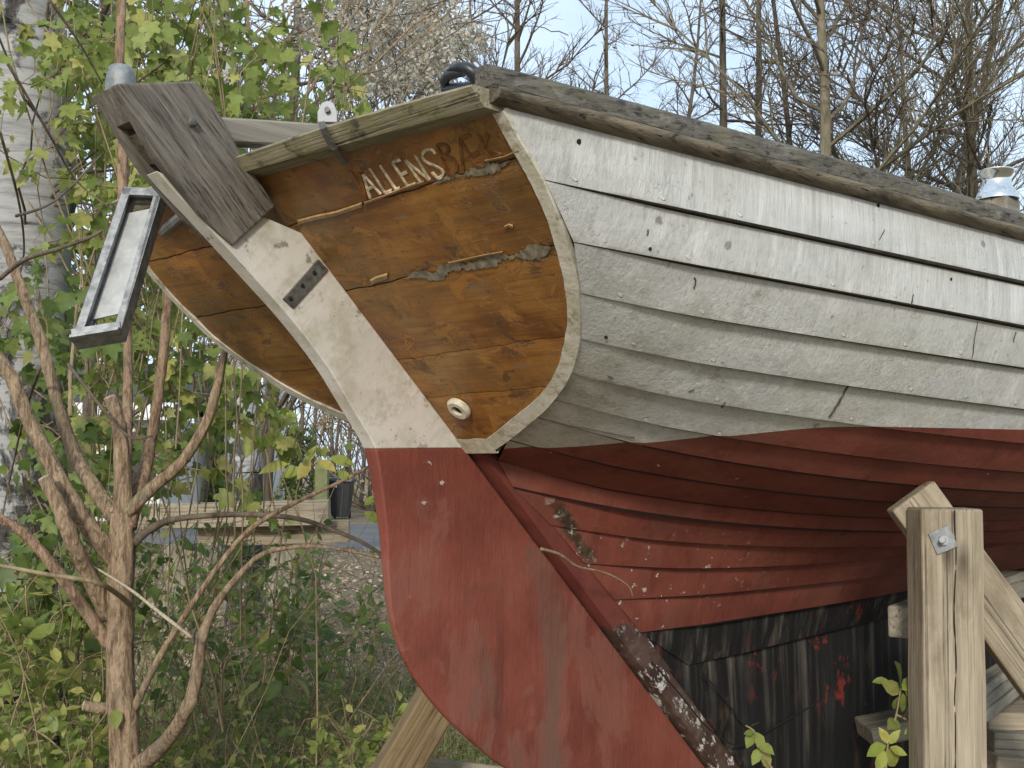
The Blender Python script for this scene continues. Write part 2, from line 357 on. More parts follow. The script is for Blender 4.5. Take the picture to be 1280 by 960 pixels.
def m_birch():
    n = NT('birch_bark'); x = n.xyz()
    g = n.noise(n.map((4, 4, 26)), 1, 7, .7)
    c = n.ramp(g, [(.3, (.16, .157, .15)), (.5, (.33, .325, .315)), (.75, (.42, .415, .405))])
    ln = n.noise(n.map((3.5, 3.5, 60), loc=(4, 1, 2)), 1, 4, .6); c = n.mix(n.rng(ln, .60, .68, 0, .7), c, (.12, .11, .10))
    bl = n.noise(n.map((4.2, 4.2, 3.0), loc=(1.5, 6, 4)), 1.0, 9, .68, .8)
    low = n.rng(x[2], 2.6, 1.2, 0, .14)
    k = n.rng(n.math('ADD', bl, low), .58, .64)
    c = n.mix(k, c, n.ramp(n.noise(n.map((30, 30, 14)), 1, 6, .7), [(.35, (.012, .011, .010)), (.65, (.10, .09, .08))]))
    return n.bsdf(c, .75, n.bump(n.math('ADD', n.math('MULTIPLY', g, .5), n.math('MULTIPLY', k, -1.2)), .7, .02), spec=.25)
def m_ground():
    n = NT('leaf_strewn_soil')
    g = n.noise(n.map((1, 1, 1)), 2.2, 8, .7); f = n.noise(n.map((1, 1, 1)), 26, 8, .7)
    c = n.ramp(f, [(.3, (.09, .065, .04)), (.5, (.26, .20, .13)), (.66, (.42, .34, .23))])
    c = n.mix(n.rng(g, .52, .64, 0, .6), c, (.10, .13, .04))
    return n.bsdf(c, .9, n.bump(f, .9, .04), spec=.15)
def m_asphalt():
    n = NT('worn_asphalt'); f = n.noise(n.map((1, 1, 1)), 60, 5, .7); g = n.noise(n.map((1, 1, 1)), 1.2, 5)
    c = n.ramp(f, [(.3, (.07, .07, .07)), (.7, (.16, .155, .15))]); c = n.mix(n.rng(g, .4, .7, 0, .5), c, (.20, .19, .175))
    return n.bsdf(c, .85, n.bump(f, .4, .01))

M['white'] = m_white(); M['red'] = m_red('faded_red_antifouling', .14, 0, 1.3); M['rudder_red'] = m_red('scrubbed_red_rudder_paint', .55, 4.0, 1.5)
M['black'] = m_black(); M['post'] = m_post(); M['varnish'] = m_varnish(); M['rwhite'] = m_rudder_white(); M['trim'] = m_trim()
M['flake'] = m_plain('lifted_varnish', (.40, .25, .11), .35, 0, .4, 60); M['lapw'] = m_plain('lap_dirt_and_shade', (.085, .075, .055), .9, 0, .5, 40); M['lapr'] = m_plain('red_lap_dirt_and_shade', (.022, .007, .006), .9, 0, .4, 40)  # lap edges: seam dirt plus the shadow line under each lap, painted in
M['head'] = m_wood('silvered_oak', (.058, .048, .038), (.265, .23, .185), rot=(0, R_(-44), 0), knots=0, scale=3.0, stain=.35, bumpd=.01)
M['rail'] = m_wood('blackened_weathered_teak', (.028, .025, .020), (.19, .172, .14), knots=0, moss=.3, scale=2.2, bumpd=.01)
M['rub'] = m_wood('weathered_rub_rail_wood', (.035, .028, .019), (.23, .19, .13), knots=0, scale=1.6, stain=.75, bumpd=.01)
M['cap'] = m_wood('mossy_oak', (.15, .13, .08), (.36, .32, .215), rot=(0, 0, R_(90)), knots=0, moss=.55, stain=.4)
M['tiller'] = m_wood('grey_ash', (.10, .085, .065), (.30, .265, .21), knots=0)
M['timber'] = m_wood('sawn_pine', (.19, .15, .097), (.45, .378, .27), knots=.9, scale=2.4, stain=.45)
M['timber2'] = m_wood('grey_sawn_timber', (.17, .15, .11), (.37, .33, .25), knots=.5, scale=1.4, stain=.5)
M['timberb'] = m_wood('brown_timber', (.13, .09, .045), (.31, .225, .12), knots=.6, scale=2.0, stain=.5)
M['galv'] = m_plain('galvanised_iron', (.24, .25, .245), .6, .45, .45, 40)
M['iron'] = m_plain('tarnished_bronze', (.12, .115, .10), .6, .3, .45, 60)
M['steel'] = m_plain('stainless_steel', (.34, .345, .35), .6, .3, .3, 40)
M['chrome'] = m_plain('polished_chrome', (.75, .75, .73), .07, 1.0, .04, 20, b=.02)
M['alu'] = m_plain('oxidised_aluminium', (.27, .275, .27), .5, .5, .45, 50)
M['alupanel'] = m_plain('dull_aluminium_sheet', (.40, .405, .39), .6, .1, .25, 20)
M['plastic'] = m_plain('black_plastic', (.025, .027, .032), .4, 0, .3, 20)
M['cream'] = m_plain('cream_plastic', (.55, .50, .38), .5, 0, .25, 60)
M['dark'] = m_plain('dark_inside', (.008, .007, .006), .9)
M['deck'] = m_plain('painted_deck', (.40, .39, .34), .7)
M['letter'] = m_plain('cracked_white_lettering', (.62, .51, .36), .7, 0, .6, 70)
M['carve'] = m_plain('dark_carved_wood', (.19, .070, .016), .55, 0, .6, 45)
M['seamwood'] = m_plain('bare_grey_seam', (.22, .185, .125), .8, 0, .55, 60)

# ------------------------------------------------------------------ the boat
MB_BOAT = T((BO[0], BO[1], 0)) @ Matrix.Rotation(YAW, 4, 'Z')
boat = empty('sailing_boat', MB_BOAT, 'old clinker wooden sailing boat with white topsides, red bottom and orange varnished transom, propped ashore', 'boat')

LAPS = [[(627,132),(665,144),(720,158),(775,174),(880,197),(960,216),(1035,235),(1120,260),(1200,281),(1280,301)],
[(682,226),(740,239),(880,269),(960,286),(1035,302),(1120,321),(1200,339),(1280,355)],
[(717,303),(812,319),(940,345),(1065,367),(1140,381),(1227,399),(1280,409)],
[(726,367),(866,393),(914,400),(1042,422),(1139,437),(1280,459)],
[(726,424),(800,436),(900,454),(983,466),(1061,481),(1161,494),(1280,509)],
[(714,467),(780,477),(830,489),(900,501),(1005,517),(1055,525),(1127,535),(1211,543),(1280,551)],
[(694,500),(740,511),(795,522),(845,531),(899,541),(1005,556),(1111,571),(1192,580),(1280,587)],
[(670,521),(730,534),(790,546),(830,557),(900,573),(974,584),(1067,597),(1161,606),(1280,611)],
[(635,550),(687,564),(755,575),(830,591),(900,601),(974,612),(1114,624),(1280,631)],
[(622,575),(680,586),(755,601),(830,616),(900,626),(974,633),(1099,641),(1280,643)],
[(642,610),(705,621),(780,636),(900,649),(1005,657),(1145,659)],
[(690,656),(780,666),(840,670),(900,674),(1036,678),(1149,675)],
[(730,704),(830,706),(900,705),(1010,699),(1119,689)],
[(768,750),(885,739),(1010,727),(1151,707)],
[(800,791),(916,775),(1041,750),(1151,727)],
[(860,831),(947,811),(1041,783),(1116,766)]]
MIDB = [1.13,1.15,1.155,1.14,1.11,1.07,1.01,.94,.855,.76,.655,.545,.43,.315,.21,.14]
MIDZ = [.355,.27,.175,.10,.02,-.05,-.115,-.165,-.2,-.225,-.25,-.275,-.285,-.315,-.365,-.46]
XM = 3.3; XBOW = 6.5
class Lap:
    def __init__(s, k):
        P = LAPS[k]; s.k = k
        s.s = onplane(P[0], (1, 0, -RK), RK0)[0] if k <= 8 else onplane(P[0], (0, 1, 0), .045)[0]
        s.bm = MIDB[k]; xs, zs, ws = [s.s[0]], [s.s[2]], [6]
        ts = np.linspace(1.2, 9, 5000)
        for p in P[1:]:
            d = rays(p)[0]; q = d[None] * ts[:, None] - BO
            f = q @ BS - s.b(q @ BX); i = np.where((f[:-1] > 0) & (f[1:] <= 0))[0]
            if len(i) == 0: continue
            t = ts[i[0]]; q = d * t - BO; xs.append(q @ BX); zs.append(q[2]); ws.append(1.5)
        xs.append(XM); zs.append(MIDZ[k]); ws.append(1); xs.append(XM + .8); zs.append(MIDZ[k] + .01); ws.append(.6)
        s.x0 = xs[0]; s.pol = np.polyfit(np.array(xs) - s.x0, zs, 4 if len(xs) > 6 else 3, w=ws)
        s.pol[-1] = s.s[2]
        s.xb = XBOW + .35 * (zs[0] - .1) if k < 14 else XBOW - 1.2 - .6 * (k - 14)
    def b(s, x):
        u = np.clip((np.asarray(x, float) - s.s[0]) / (XM - s.s[0]), 0, 2)
        v = s.s[1] + (s.bm - s.s[1]) * (1 - np.abs(1 - np.minimum(u, 1)) ** 2.2)
        if hasattr(s, 'xb'):
            f = np.clip((np.asarray(x, float) - XM) / (s.xb - XM), 0, 1); v = v * (1 - f ** 2.1) + .012 * f
        return v
    def z(s, x):
        z0 = np.polyval(s.pol, np.minimum(x, XM) - s.x0)
        f = np.clip((np.asarray(x, float) - XM) / (s.xb - XM), 0, 1)
        return z0 + f ** 2 * (.42 * max(0, 1 - s.k / 13) + .05)
    def pts(s, n=110):
        t = np.linspace(0, 1, n) ** 1.5; x = s.x0 + (s.xb - s.x0) * t
        return np.stack([x, s.b(x), s.z(x)], 1)
LP = [Lap(k) for k in range(16)]
NP = 120
LPT = [l.pts(NP) for l in LP]
def paint_line(x):                       # height of the white / red paint line
    u = np.clip((x + .05) / .55, 0, 1); u = u * u * (3 - 2 * u); return -.004 + .046 * u
def normal_out(a, b, j, up):
    t = a[min(j + 1, NP - 1)] - a[max(j - 1, 0)]; g = b[j] - a[j]
    nrm = np.cross(t, g); nrm = nrm / (np.linalg.norm(nrm) + 1e-9)
    if nrm[1] < 0: nrm = -nrm
    return nrm
def PSX(side, q): return 1.0 if side > 0 else -(1 - (1 - (.955 - .075 * min(1, max(0, (q[2] - .25) / .236)))) * max(0, 1 - max(0, q[0] + .5) / 2.5))
THK = .0145
top = MB(); und = MB(); gar = MB()
for k in range(15):
    a, b = LPT[k], LPT[k + 1]
    for side in (1, -1):
        up_c = []; 
        V = 6; colsT = []; colsU = []; lip = []; aT = []; aU = []
        for j in range(NP):
            nr = normal_out(a, b, j, 0)
            grow = min(1, ((a[j][0] - a[0][0]) / .22)) if k < 9 else min(1, .15 + (a[j][0] - a[0][0]) / .3)
            thk = (THK if k < 8 else .019) * (.12 + .88 * grow)
            dn = (b[j] - a[j]); dn = dn / (np.linalg.norm(dn) + 1e-9); A = a[j] + nr * .001 + dn * (.005 * grow if k else 0); Bq = b[j] + nr * thk
            vc = 1.0; zl = paint_line(.5 * (A[0] + Bq[0]))
            if A[2] > zl > Bq[2]: vc = (A[2] - zl) / (A[2] - Bq[2])
            elif A[2] <= zl: vc = 0.0
            def pt(v):
                q = A * (1 - v) + Bq * v + nr * (.0012 * math.sin(math.pi * v))
                return B(q[0], q[1] * PSX(side, q), q[2])
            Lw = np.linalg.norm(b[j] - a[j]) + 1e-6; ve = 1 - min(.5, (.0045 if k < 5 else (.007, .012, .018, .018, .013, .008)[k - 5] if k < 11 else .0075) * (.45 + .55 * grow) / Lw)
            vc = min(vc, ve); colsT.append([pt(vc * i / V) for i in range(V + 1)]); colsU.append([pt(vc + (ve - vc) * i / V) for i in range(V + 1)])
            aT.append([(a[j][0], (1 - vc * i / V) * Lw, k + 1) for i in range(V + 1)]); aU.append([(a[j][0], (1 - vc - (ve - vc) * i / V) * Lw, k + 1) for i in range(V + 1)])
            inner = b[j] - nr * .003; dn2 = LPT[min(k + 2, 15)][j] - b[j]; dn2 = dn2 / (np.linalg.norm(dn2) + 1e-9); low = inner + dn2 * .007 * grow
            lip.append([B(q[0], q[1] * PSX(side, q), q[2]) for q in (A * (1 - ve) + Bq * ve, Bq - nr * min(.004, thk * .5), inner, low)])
        tgt = gar if k == 14 else und
        if any(c[0] != c[-1] for c in colsT) and k < 14: top.grid(colsT, A=aT)
        if k == 14: gar.grid(colsT); gar.grid(colsU)
        else: und.grid(colsU, A=aU)
        # lap lip, painted dark as dirt and lap shade, split at the paint line
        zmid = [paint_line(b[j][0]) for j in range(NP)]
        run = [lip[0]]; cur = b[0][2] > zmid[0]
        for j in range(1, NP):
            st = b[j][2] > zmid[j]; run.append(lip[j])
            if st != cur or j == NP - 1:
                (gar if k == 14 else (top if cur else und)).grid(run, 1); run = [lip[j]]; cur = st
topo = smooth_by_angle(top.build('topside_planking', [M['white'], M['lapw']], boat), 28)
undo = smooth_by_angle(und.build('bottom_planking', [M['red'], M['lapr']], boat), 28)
tag(topo, 'grey white overlapping planks streaked with dirt'); tag(undo, 'dull red overlapping bottom planks')
# keel and garboard (black)
for side in (1, -1):
    cols = []
    a = LPT[15]
    for j in range(NP):
        x, s_, z = a[j]; zb = -1.14
        row = []
        for i in range(9):
            v = i / 8; zz = z * (1 - v) + zb * v
            aft = RK * 0 - (zz - RK0) / 1.0 * 1.041 + .095
            xx = max(x + (0 if j else 0), aft) if j else aft
            xx = a[0][0] * 0 + xx
            ss = s_ * (1 - v) + (.055 + .05 * min(1, max(0, (x - .7) / 2.2))) * v + .012 * math.sin(math.pi * v)
            if xx > x: ss = max(.045, min(ss, .05))
            row.append(B(xx, ss * side, zz))
        cols.append(row)
    gar.grid(cols)
gar.grid([[B(x, s_, -1.14) for s_ in (-.1, .1)] for x in (1.2, 3, XBOW - 1.8)])
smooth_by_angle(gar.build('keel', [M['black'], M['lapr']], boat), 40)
bk = MB()
for side in (1, -1):
    bk.grid([[B((z - RK0) * RK + dx, .043 * side, z) for dx in (.03, .5)] for z in np.linspace(-.05, -1.1, 20)])
bk.build('deadwood', M['black'], boat)
# a carved seam between keel timbers
sm = MB()
for P in ([(815, 828), (850, 868), (880, 905), (905, 925), (925, 932), (954, 917), (1010, 885), (1040, 868), (1066, 855)], [(877, 840), (905, 872), (925, 900), (940, 915)]):
    Q = onplane(P, (0, 1, 0), .088); sm.tube([B(*q) for q in crom(Q, 4)], [.0022] * (len(Q) * 4 - 3), 5)
sm.build('keel_seam', M['dark'], boat)
# stern post between rudder and planking
sp = MB()
for side in (1, -1):
    fr = []
    for i in range(40):
        z = .012 - i * (1.15 / 39); xr = (z - RK0) * RK
        wd = .05 + .055 * min(1, max(0, -z / .38))
        fr.append([B(xr + .007, .030 * side, z), B(xr + .012, .0450 * side, z), B(xr + wd, .0455 * side, z)])
    sp.grid(fr)
    if side == 1: edge0 = [r[0] for r in fr]
    else: sp.grid([[p, q] for p, q in zip(edge0, [r[0] for r in fr])])
smooth_by_angle(sp.build('stern_post', M['post'], boat), 30)

# cracks, bolt holes and scars on the planking
from mathutils.bvhtree import BVHTree
def hull_hit(px, py, off=.0015):
    best = None
    for bv in BV:
        d = Vector(rays((px, py))[0]); o = Vector((0, 0, CZ)); Mi = MB_BOAT.inverted(); r = bv.ray_cast(Mi @ o, (Mi.to_3x3() @ d).normalized())
        if r[0] is not None and (best is None or r[3] < best[2]): best = (r[0] , r[1], r[3], (Mi.to_3x3() @ d).normalized())
    return best[0] - best[3] * off
BV = []
for o_ in (topo, undo):
    BV.append(BVHTree.FromPolygons([v.co.copy() for v in o_.data.vertices], [tuple(p.vertices) for p in o_.data.polygons]))
for P, r in (([(1060, 483), (1054, 494), (1047, 506), (1042, 514), (1037, 522)], .0026), ([(907, 503), (902, 510)], .0016), ([(1222, 402), (1219, 425), (1215, 448)], .0012), ([(1270, 415), (1266, 428)], .0014), ([(1142, 368), (1139, 381)], .0016), ([(810, 287), (809, 294)], .0014), ([(868, 347), (869, 354), (868, 361)], .0013), ([(1106, 287), (1100, 300)], .001),
             ([(676, 523), (700, 529), (725, 534), (760, 541), (792, 547)], .0016), ([(868, 590), (880, 596)], .001), ([(760, 470), (766, 473)], .0016), ([(861, 490), (868, 487)], .0016)):
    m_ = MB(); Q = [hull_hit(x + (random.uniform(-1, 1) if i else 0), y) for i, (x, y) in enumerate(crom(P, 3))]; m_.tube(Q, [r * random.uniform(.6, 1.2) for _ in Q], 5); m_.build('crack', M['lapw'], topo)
for px, py, r in ((724, 177, .0042), (1098, 257, .0036), (758, 421, .0036), (813, 311, .003), (1202, 341, .0034), (1189, 349, .003)):
    m_ = MB(); q = hull_hit(px, py, .0005); m_.lathe([(r, -.002), (r, .0012), (0, .0012)], T(q) @ Vector((.1, -1, -.1)).to_track_quat('Z', 'Y').to_matrix().to_4x4(), 10); m_.build('bolt_hole', M['dark'], topo)

# transom
ROUT = [(628,130),(649,169),(677,217),(700,270),(711,304),(722,345),(726,380),(726,424),(714,467),(690,503),(660,530),(635,550),(617,562)]
RO = onplane(ROUT, (1, 0, -RK), RK0)[:, 1:]
zz_ = np.linspace(RO[-1, 1], RO[0, 1], 60); o_ = np.argsort(RO[:, 1])
_cr = np.array(crom([tuple(q) for q in RO], 8)); _o = np.argsort(_cr[:, 1])
def thalf(z): return np.interp(z, _cr[_o, 1], _cr[_o, 0])
def PS(z): return .955 - .075 * min(1, max(0, (z - .25) / .236))
def TR(s_, z, off=0.0):                  # point on the transom plane, off metres aft of it
    nx, nz = -.6928, -.7211
    return B((z - RK0) * RK * 1.0 + nx * off, s_, z + nz * off)
def tpl(P, off=0.0):
    return [B(*a) for a in onplane(P, (1, 0, -RK), RK0 - off * 1.4435)]
SEAMS = []
for P in ([(372,281),(460,255),(505,236),(591,210),(655,195)], [(460,360),(542,336),(629,319),(704,304)], [(505,449),(580,439),(630,429),(712,417)], [(580,492),(667,484)]):
    q = onplane(P, (1, 0, -RK), RK0); SEAMS.append(np.polyfit(q[:, 1], q[:, 2], 1 if len(P) < 4 else 1))
ZT = RO[0, 1] + .015
def seam(i, s_, w=0):
    if i < 0: return ZT
    if i > 3: return -.004
    base = np.polyval(SEAMS[i], .35) + .0  # level boards
    return base + (.0009 * math.sin(s_ * 31 + i) + .0006 * math.sin(s_ * 97 + 2 * i) + (np.polyval(SEAMS[i], max(s_, 0)) - np.polyval(SEAMS[i], .35)) * .8)
tm = MB()
NS = 90
for i in range(5):
    rows = []
    for j in range(NS + 1):
        u = -1 + 2 * j / NS
        row = []
        for v in np.linspace(0, 1, 7):
            # half breadth changes with height: iterate
            z = .5 * (seam(i - 1, u * .4) + seam(i, u * .4))
            for _ in range(3):
                hb = thalf(z) - .006; s_ = u * hb * (1 if u > 0 else PS(z))
                zt, zb = seam(i - 1, s_) - ((.0009 if i < 3 else .0004) if i else 0), seam(i, s_) + ((.0009 if i < 2 else .0004) if i < 4 else 0)
                z = zt * (1 - v) + zb * v
            hb = thalf(z) - .006; s_ = u * hb * (1 if u > 0 else PS(z))
            e = .003 if v in (0.0, 1.0) else 0
            row.append(TR(s_, z, .004 - e * .6))
        rows.append(row)
    tm.grid(rows)
tm.grid([[TR(u * (thalf(z) - .008) * (1 if u > 0 else PS(z)), z, -.004) for u in np.linspace(-1, 1, 21)] for z in np.linspace(ZT, -.003, 40)])
transom = smooth_by_angle(tm.build('transom', M['varnish'], boat), 30); tag(transom, 'orange brown transom boards with peeling varnish')
# bare grey wood along the open seams, raised varnish flakes
fl = MB(); fk = MB()
for i, (s0, s1, wd) in enumerate(((.42, .60, .007), (.20, .575, .011), (.3, .3, 0), (0, 0, 0))):
    if wd == 0: continue
    up, lo = [], []
    for s_ in np.linspace(s0, s1, 60):
        e = min(1, (s_ - s0) / .06, (s1 - s_) / .02 + .2)
        w1 = wd * e * (.55 + .45 * math.sin(s_ * 61) + random.uniform(-.3, .3)); w2 = wd * e * (.6 + .4 * math.sin(s_ * 47 + 1) + random.uniform(-.3, .3))
        z = seam(i, s_); up.append(TR(s_, z + max(.0005, w1), .0048)); lo.append(TR(s_, z - max(.0005, w2), .0048))
    fl.grid([up, lo])
fl.build('bare_wood_strip', M['seamwood'], transom)
for P, h in (([(372,281),(395,275),(420,270),(452,259)], 4), ([(455,256),(480,247),(505,237),(530,229)], 2.2), ([(463,357),(470,353),(484,349)], 5), ([(606,203),(630,198),(648,190)], 2), ([(630,287),(636,284),(641,286)], 3), ([(560,331),(600,322),(628,317)], 2)):
    a = tpl(P, .0055); b = tpl([(x, y - h) for x, y in P], .0085); c = tpl([(x, y - h * 1.6) for x, y in P], .0045)
    fk = MB(); fk.grid([a, b, c]); fk.build('varnish_flake', M['flake'], transom)
# cream trim round the planking ends
tr = MB()
for side in (1, -1):
    o1 = []
    for i, z in enumerate(np.linspace(RO[0, 1] - .005, 0.0, 70)):
        hb = thalf(z); s1 = side * hb * (1 if side > 0 else PS(z))
        dz = .012; tz = (thalf(z + dz) - thalf(z - dz)); nn = np.array([2 * dz, -tz]); nn = nn / np.linalg.norm(nn)
        wd = .021 + .001 * math.sin(z * 50) + random.uniform(-.0006, .0006)
        ins = (s1 - side * wd * nn[0], z - wd * nn[1])
        o1.append([TR(s1 + side * .0025, z, -.006), TR(s1 + side * .0005, z, .006), TR(ins[0], ins[1], .008), TR(ins[0], ins[1], .002)])
    tr.grid(o1)
tr.grid([[TR(s_, .024 + .001 * math.sin(s_ * 90), .0078), TR(s_, -.006, .0078), TR(s_, -.008, -.02)] for s_ in np.linspace(-.115, .115, 24)])
trim = smooth_by_angle(tr.build('edge_trim', M['trim'], boat), 40)
# name cut into the top board
def letter_strokes(polys, w, off):
    mb = MB()
    z = lambda q: (340 + q[0] / 4.267, 100 + q[1] / 4.267)
    for st in polys:
        P = [np.array(p) for p in tpl([z(q) for q in (st if len(st) < 4 else crom(st, 4))], off)]
        wv = []
        nrm = Vector((-.6928, 0, -.7211))
        L, Rr, Ls = [], [], []
        for i in range(len(P)):
            t = Vector(P[min(i + 1, len(P) - 1)] - P[max(i - 1, 0)]).normalized(); sd = t.cross(nrm).normalized()
            p = Vector(P[i]); ww = w * random.uniform(.85, 1.15)
            L.append(p + sd * ww); Rr.append(p - sd * ww); Ls.append((p + sd * ww * 1.2 - nrm * .003, p - sd * ww * 1.2 - nrm * .003))
        mb.grid([[x[0] for x in Ls], L, Rr, [x[1] for x in Ls]])
    return mb
nm = {'A': [[(484,505),(522,634)], [(484,505),(577,612)], [(506,588),(546,566)]], 'L': [[(518,472),(600,604)], [(600,604),(640,592)]], 'L2': [[(573,455),(660,590)], [(657,588),(684,578)]],
      'E': [[(640,442),(722,570)], [(640,442),(686,426)], [(682,508),(722,491)], [(722,570),(768,556)]], 'N': [[(709,430),(790,550)], [(709,430),(836,535)], [(759,398),(836,535)]],
      'S': [[(868,396),(850,374),(815,380),(800,408),(822,440),(872,462),(908,488),(905,515),(880,525),(850,492)]],
      'V': [[(418,490),(500,640)], [(500,640),(468,500)]], 'B': [[(880,352),(945,512)], [(880,352),(925,345),(938,378),(905,420)], [(905,420),(962,418),(985,470),(945,512)]],
      'AE': [[(1000,312),(1018,490)], [(1000,312),(1088,468)], [(1010,428),(1060,410)], [(1000,312),(1055,296)], [(1062,402),(1098,388)], [(1088,468),(1130,452)]], 'K': [[(1098,292),(1170,430)], [(1150,292),(1130,362)], [(1130,362),(1222,405)]]}
for key in ('V', 'A', 'L', 'L2', 'E', 'N', 'S', 'B', 'AE', 'K'):
    wht = key in ('A', 'L', 'L2', 'E', 'N', 'S')
    letter_strokes(nm[key], .0021 if wht else .0028, .006 if wht else .0055).build('letter', M['letter' if wht else 'carve'], transom, cl=False)
# drain fitting
df = MB(); c = Vector(tpl([(575, 509)], .006)[0]); zax = Vector((-.6928, 0, -.7211))
Mx = T(c) @ zax.to_track_quat('Z', 'Y').to_matrix().to_4x4()
df.lathe([(.026, 0), (.027, .006), (.022, .012), (.0125, .012), (.0115, .004), (.0, .004)], Mx, 28)
dr = smooth_by_angle(df.build('drain_fitting', M['cream'], transom), 40)
dh = MB(); dh.lathe([(.0108, .0045), (.0105, .0055), (0, .0055)], Mx, 20); dh.build('drain_hole', M['dark'], dr)

# transom cap : board following the crown of the transom
CD = .043
CT = onplane([(313,186),(340,179),(403,156),(470,136),(527,120),(600,100),(622,95)], (1, 0, -RK), RK0 - CD)
CBm = onplane([(328,209),(340,205),(434,180),(541,150),(626,129)], (1, 0, -RK), RK0 - CD)
pt_ = np.polyfit(np.abs(CT[:, 1]), CT[:, 2], 2); pb_ = np.polyfit(np.abs(CBm[:, 1]), CBm[:, 2], 2)
cp = MB(); rows = []
for s_ in np.linspace(-.455, .642, 90):
    zt, zb = np.polyval(pt_, abs(s_)), np.polyval(pb_, abs(s_)); j = .0012 * math.sin(s_ * 70) + random.uniform(-.0007, .0007)
    def cpt(z, d): return Vector(B(RK0 + RK * z - d, s_, z))
    f1 = cpt(zb, CD); f2 = cpt(zt - .004, CD + j); f3 = cpt(zt, CD - .006); b1 = f3 + Vector((.09, 0, .0)); b0 = f1 + Vector((.07, 0, 0))
    rows.append([f1, f2, f3, b1, b0, f1])
cp.grid(rows); cp.add(rows[0][:5], [(0, 1, 2, 3, 4)]); cp.add(rows[-1][:5], [(4, 3, 2, 1, 0)])
capo = smooth_by_angle(cp.build('transom_cap', M['cap'], boat), 25)

# rails along the sheer
RT = [(619,81),(720,105),(800,127),(880,150),(960,175),(1060,202),(1135,222),(1222,247),(1280,267)]
RM = [(620,106),(735,142),(880,180),(960,197),(1085,235),(1280,287)]
def railz(P, offs):
    ts = np.linspace(1.2, 9, 5000); xs, zs = [], []
    for p in P:
        d = rays(p)[0]; q = d[None] * ts[:, None] - BO; f = q @ BS - (LP[0].b(q @ BX) + offs); i = np.where((f[:-1] > 0) & (f[1:] <= 0))[0]
        if len(i): q = d * ts[i[0]] - BO; xs.append(q @ BX); zs.append(q[2])
    xs, zs = np.array(xs), np.array(zs); l0 = LP[0].z(xs); return np.polyfit(xs, zs - l0, 2), xs
pt2, xs2 = railz(RT, .0); pm2, _ = railz(RM, .022)
XR0 = -.525
def rail_at(x, pol): return LP[0].z(max(x, LP[0].x0)) + (LP[0].x0 - min(x, LP[0].x0)) * .06 + np.polyval(pol, min(x, 1.0))
xsr = XR0 + (LP[0].xb - XR0) * np.linspace(0, 1, 130) ** 1.4
rail = MB(); rub = MB()
for side in (1, -1):
    r1, r2 = [], []
    for x in xsr:
        b_ = float(LP[0].b(max(x, LP[0].x0))) + (min(x - LP[0].x0, 0)) * .33; sc_ = PSX(side, (x, 0, .486))
        if side < 0 and x < -.40: continue
        zt, zm = rail_at(x, pt2) - .002, rail_at(x, pm2) + .009; z0 = float(LP[0].z(max(x, LP[0].x0))) - .002
        j = .0014 * math.sin(x * 31) + .001 * math.sin(x * 83)
        r1.append([B(x, sc_ * (b_ - .024), zm - .02), B(x, sc_ * (b_ + .014), zm + .0005), B(x, sc_ * (b_ + .013 + j), zm + (zt - zm) * .55), B(x, sc_ * (b_ + .009), zt - .006), B(x, sc_ * (b_ + .002), zt), B(x, sc_ * (b_ - .024), zt), B(x, sc_ * (b_ - .024), zm - .02)])
        hh = (zm - z0) / 2; ring = []
        for kk in range(9):
            a = -math.pi / 2 + math.pi * kk / 8; ring.append(B(x, sc_ * (b_ + .003 + (.027 + j) * math.cos(a)), z0 + hh + hh * math.sin(a)))
        r2.append([B(x, sc_ * (b_ - .02), z0)] + ring + [B(x, sc_ * (b_ - .02), zm)])
    rail.grid(r1); rail.add(r1[0][:6], [(0, 1, 2, 3, 4, 5)])
    rub.grid(r2); rub.add(r2[0], [tuple(range(len(r2[0])))])
smooth_by_angle(rail.build('toe_rail', M['rail'], boat), 30); smooth_by_angle(rub.build('rub_rail', M['rub'], boat), 50)
# deck, closed to keep the inside dark
dk = MB(); dk.grid([[B(x, s_ * float(LP[0].b(max(x, LP[0].x0)) - .01), float(LP[0].z(max(x, LP[0].x0))) + .02 + .03 * (1 - s_ * s_)) for s_ in np.linspace(-.955, 1, 9)] for x in np.linspace(LP[0].x0, LP[0].xb - .05, 50)])
dk.build('deck', M['deck'], boat)

# rudder
TH = .02
Aup = [(196,213),(216,236),(250,272),(292,318),(330,360),(356,389),(386,426),(412,462),(432,495),(450,525),(462,545),(470,561)]
Alo = [(470,561),(478,605),(486,665),(489,715),(494,765),(506,810),(526,850),(561,895),(606,937),(637,961)]
def rud_rows(A, mapth):
    rows = []
    for i, (x, z) in enumerate(A):
        tt = i / (len(A) - 1)
    return rows
Q1 = onplane(Aup, (0, 1, 0), TH)[:, [0, 2]]; Q2 = onplane(Alo, (0, 1, 0), TH)[:, [0, 2]]
Q2 = np.concatenate([Q2, [(.30, -.775), (.50, -.86), (.72, -.92), (.95, -.945)]])
def lead_pt(z): return (z - RK0) * RK - .004
def rud(name, A, ztop, zbot, mat, parent, thk, cut=False):
    A = np.array(crom([tuple(q) for q in A], 5)); mb = MB(); n = len(A); rows = []
    for i, (x, z) in enumerate(A):
        f = i / (n - 1); zl = ztop + (zbot - ztop) * f
        xl = lead_pt(zl); ta, tl = thk(z)
        row = []
        for v in np.linspace(0, 1, 9):
            px, pz = x * (1 - v) + xl * v, z * (1 - v) + zl * v
            h = ta + (tl - ta) * min(1, v * 2.2); row.append((px, h, pz))
        rows.append([B(p[0], -p[1], p[2]) for p in row[::-1]] + [B(*p) for p in row])
    mb.grid([r + [r[0]] for r in rows])
    for r, fl_ in ((rows[0], 0), (rows[-1], 1)):
        m = len(r) // 2
        mb.grid([r[:m], r[m:][::-1]])
    o = smooth_by_angle(mb.build(name, mat, parent), 35)
    return bevel_mod(o, .004, 2, 50)
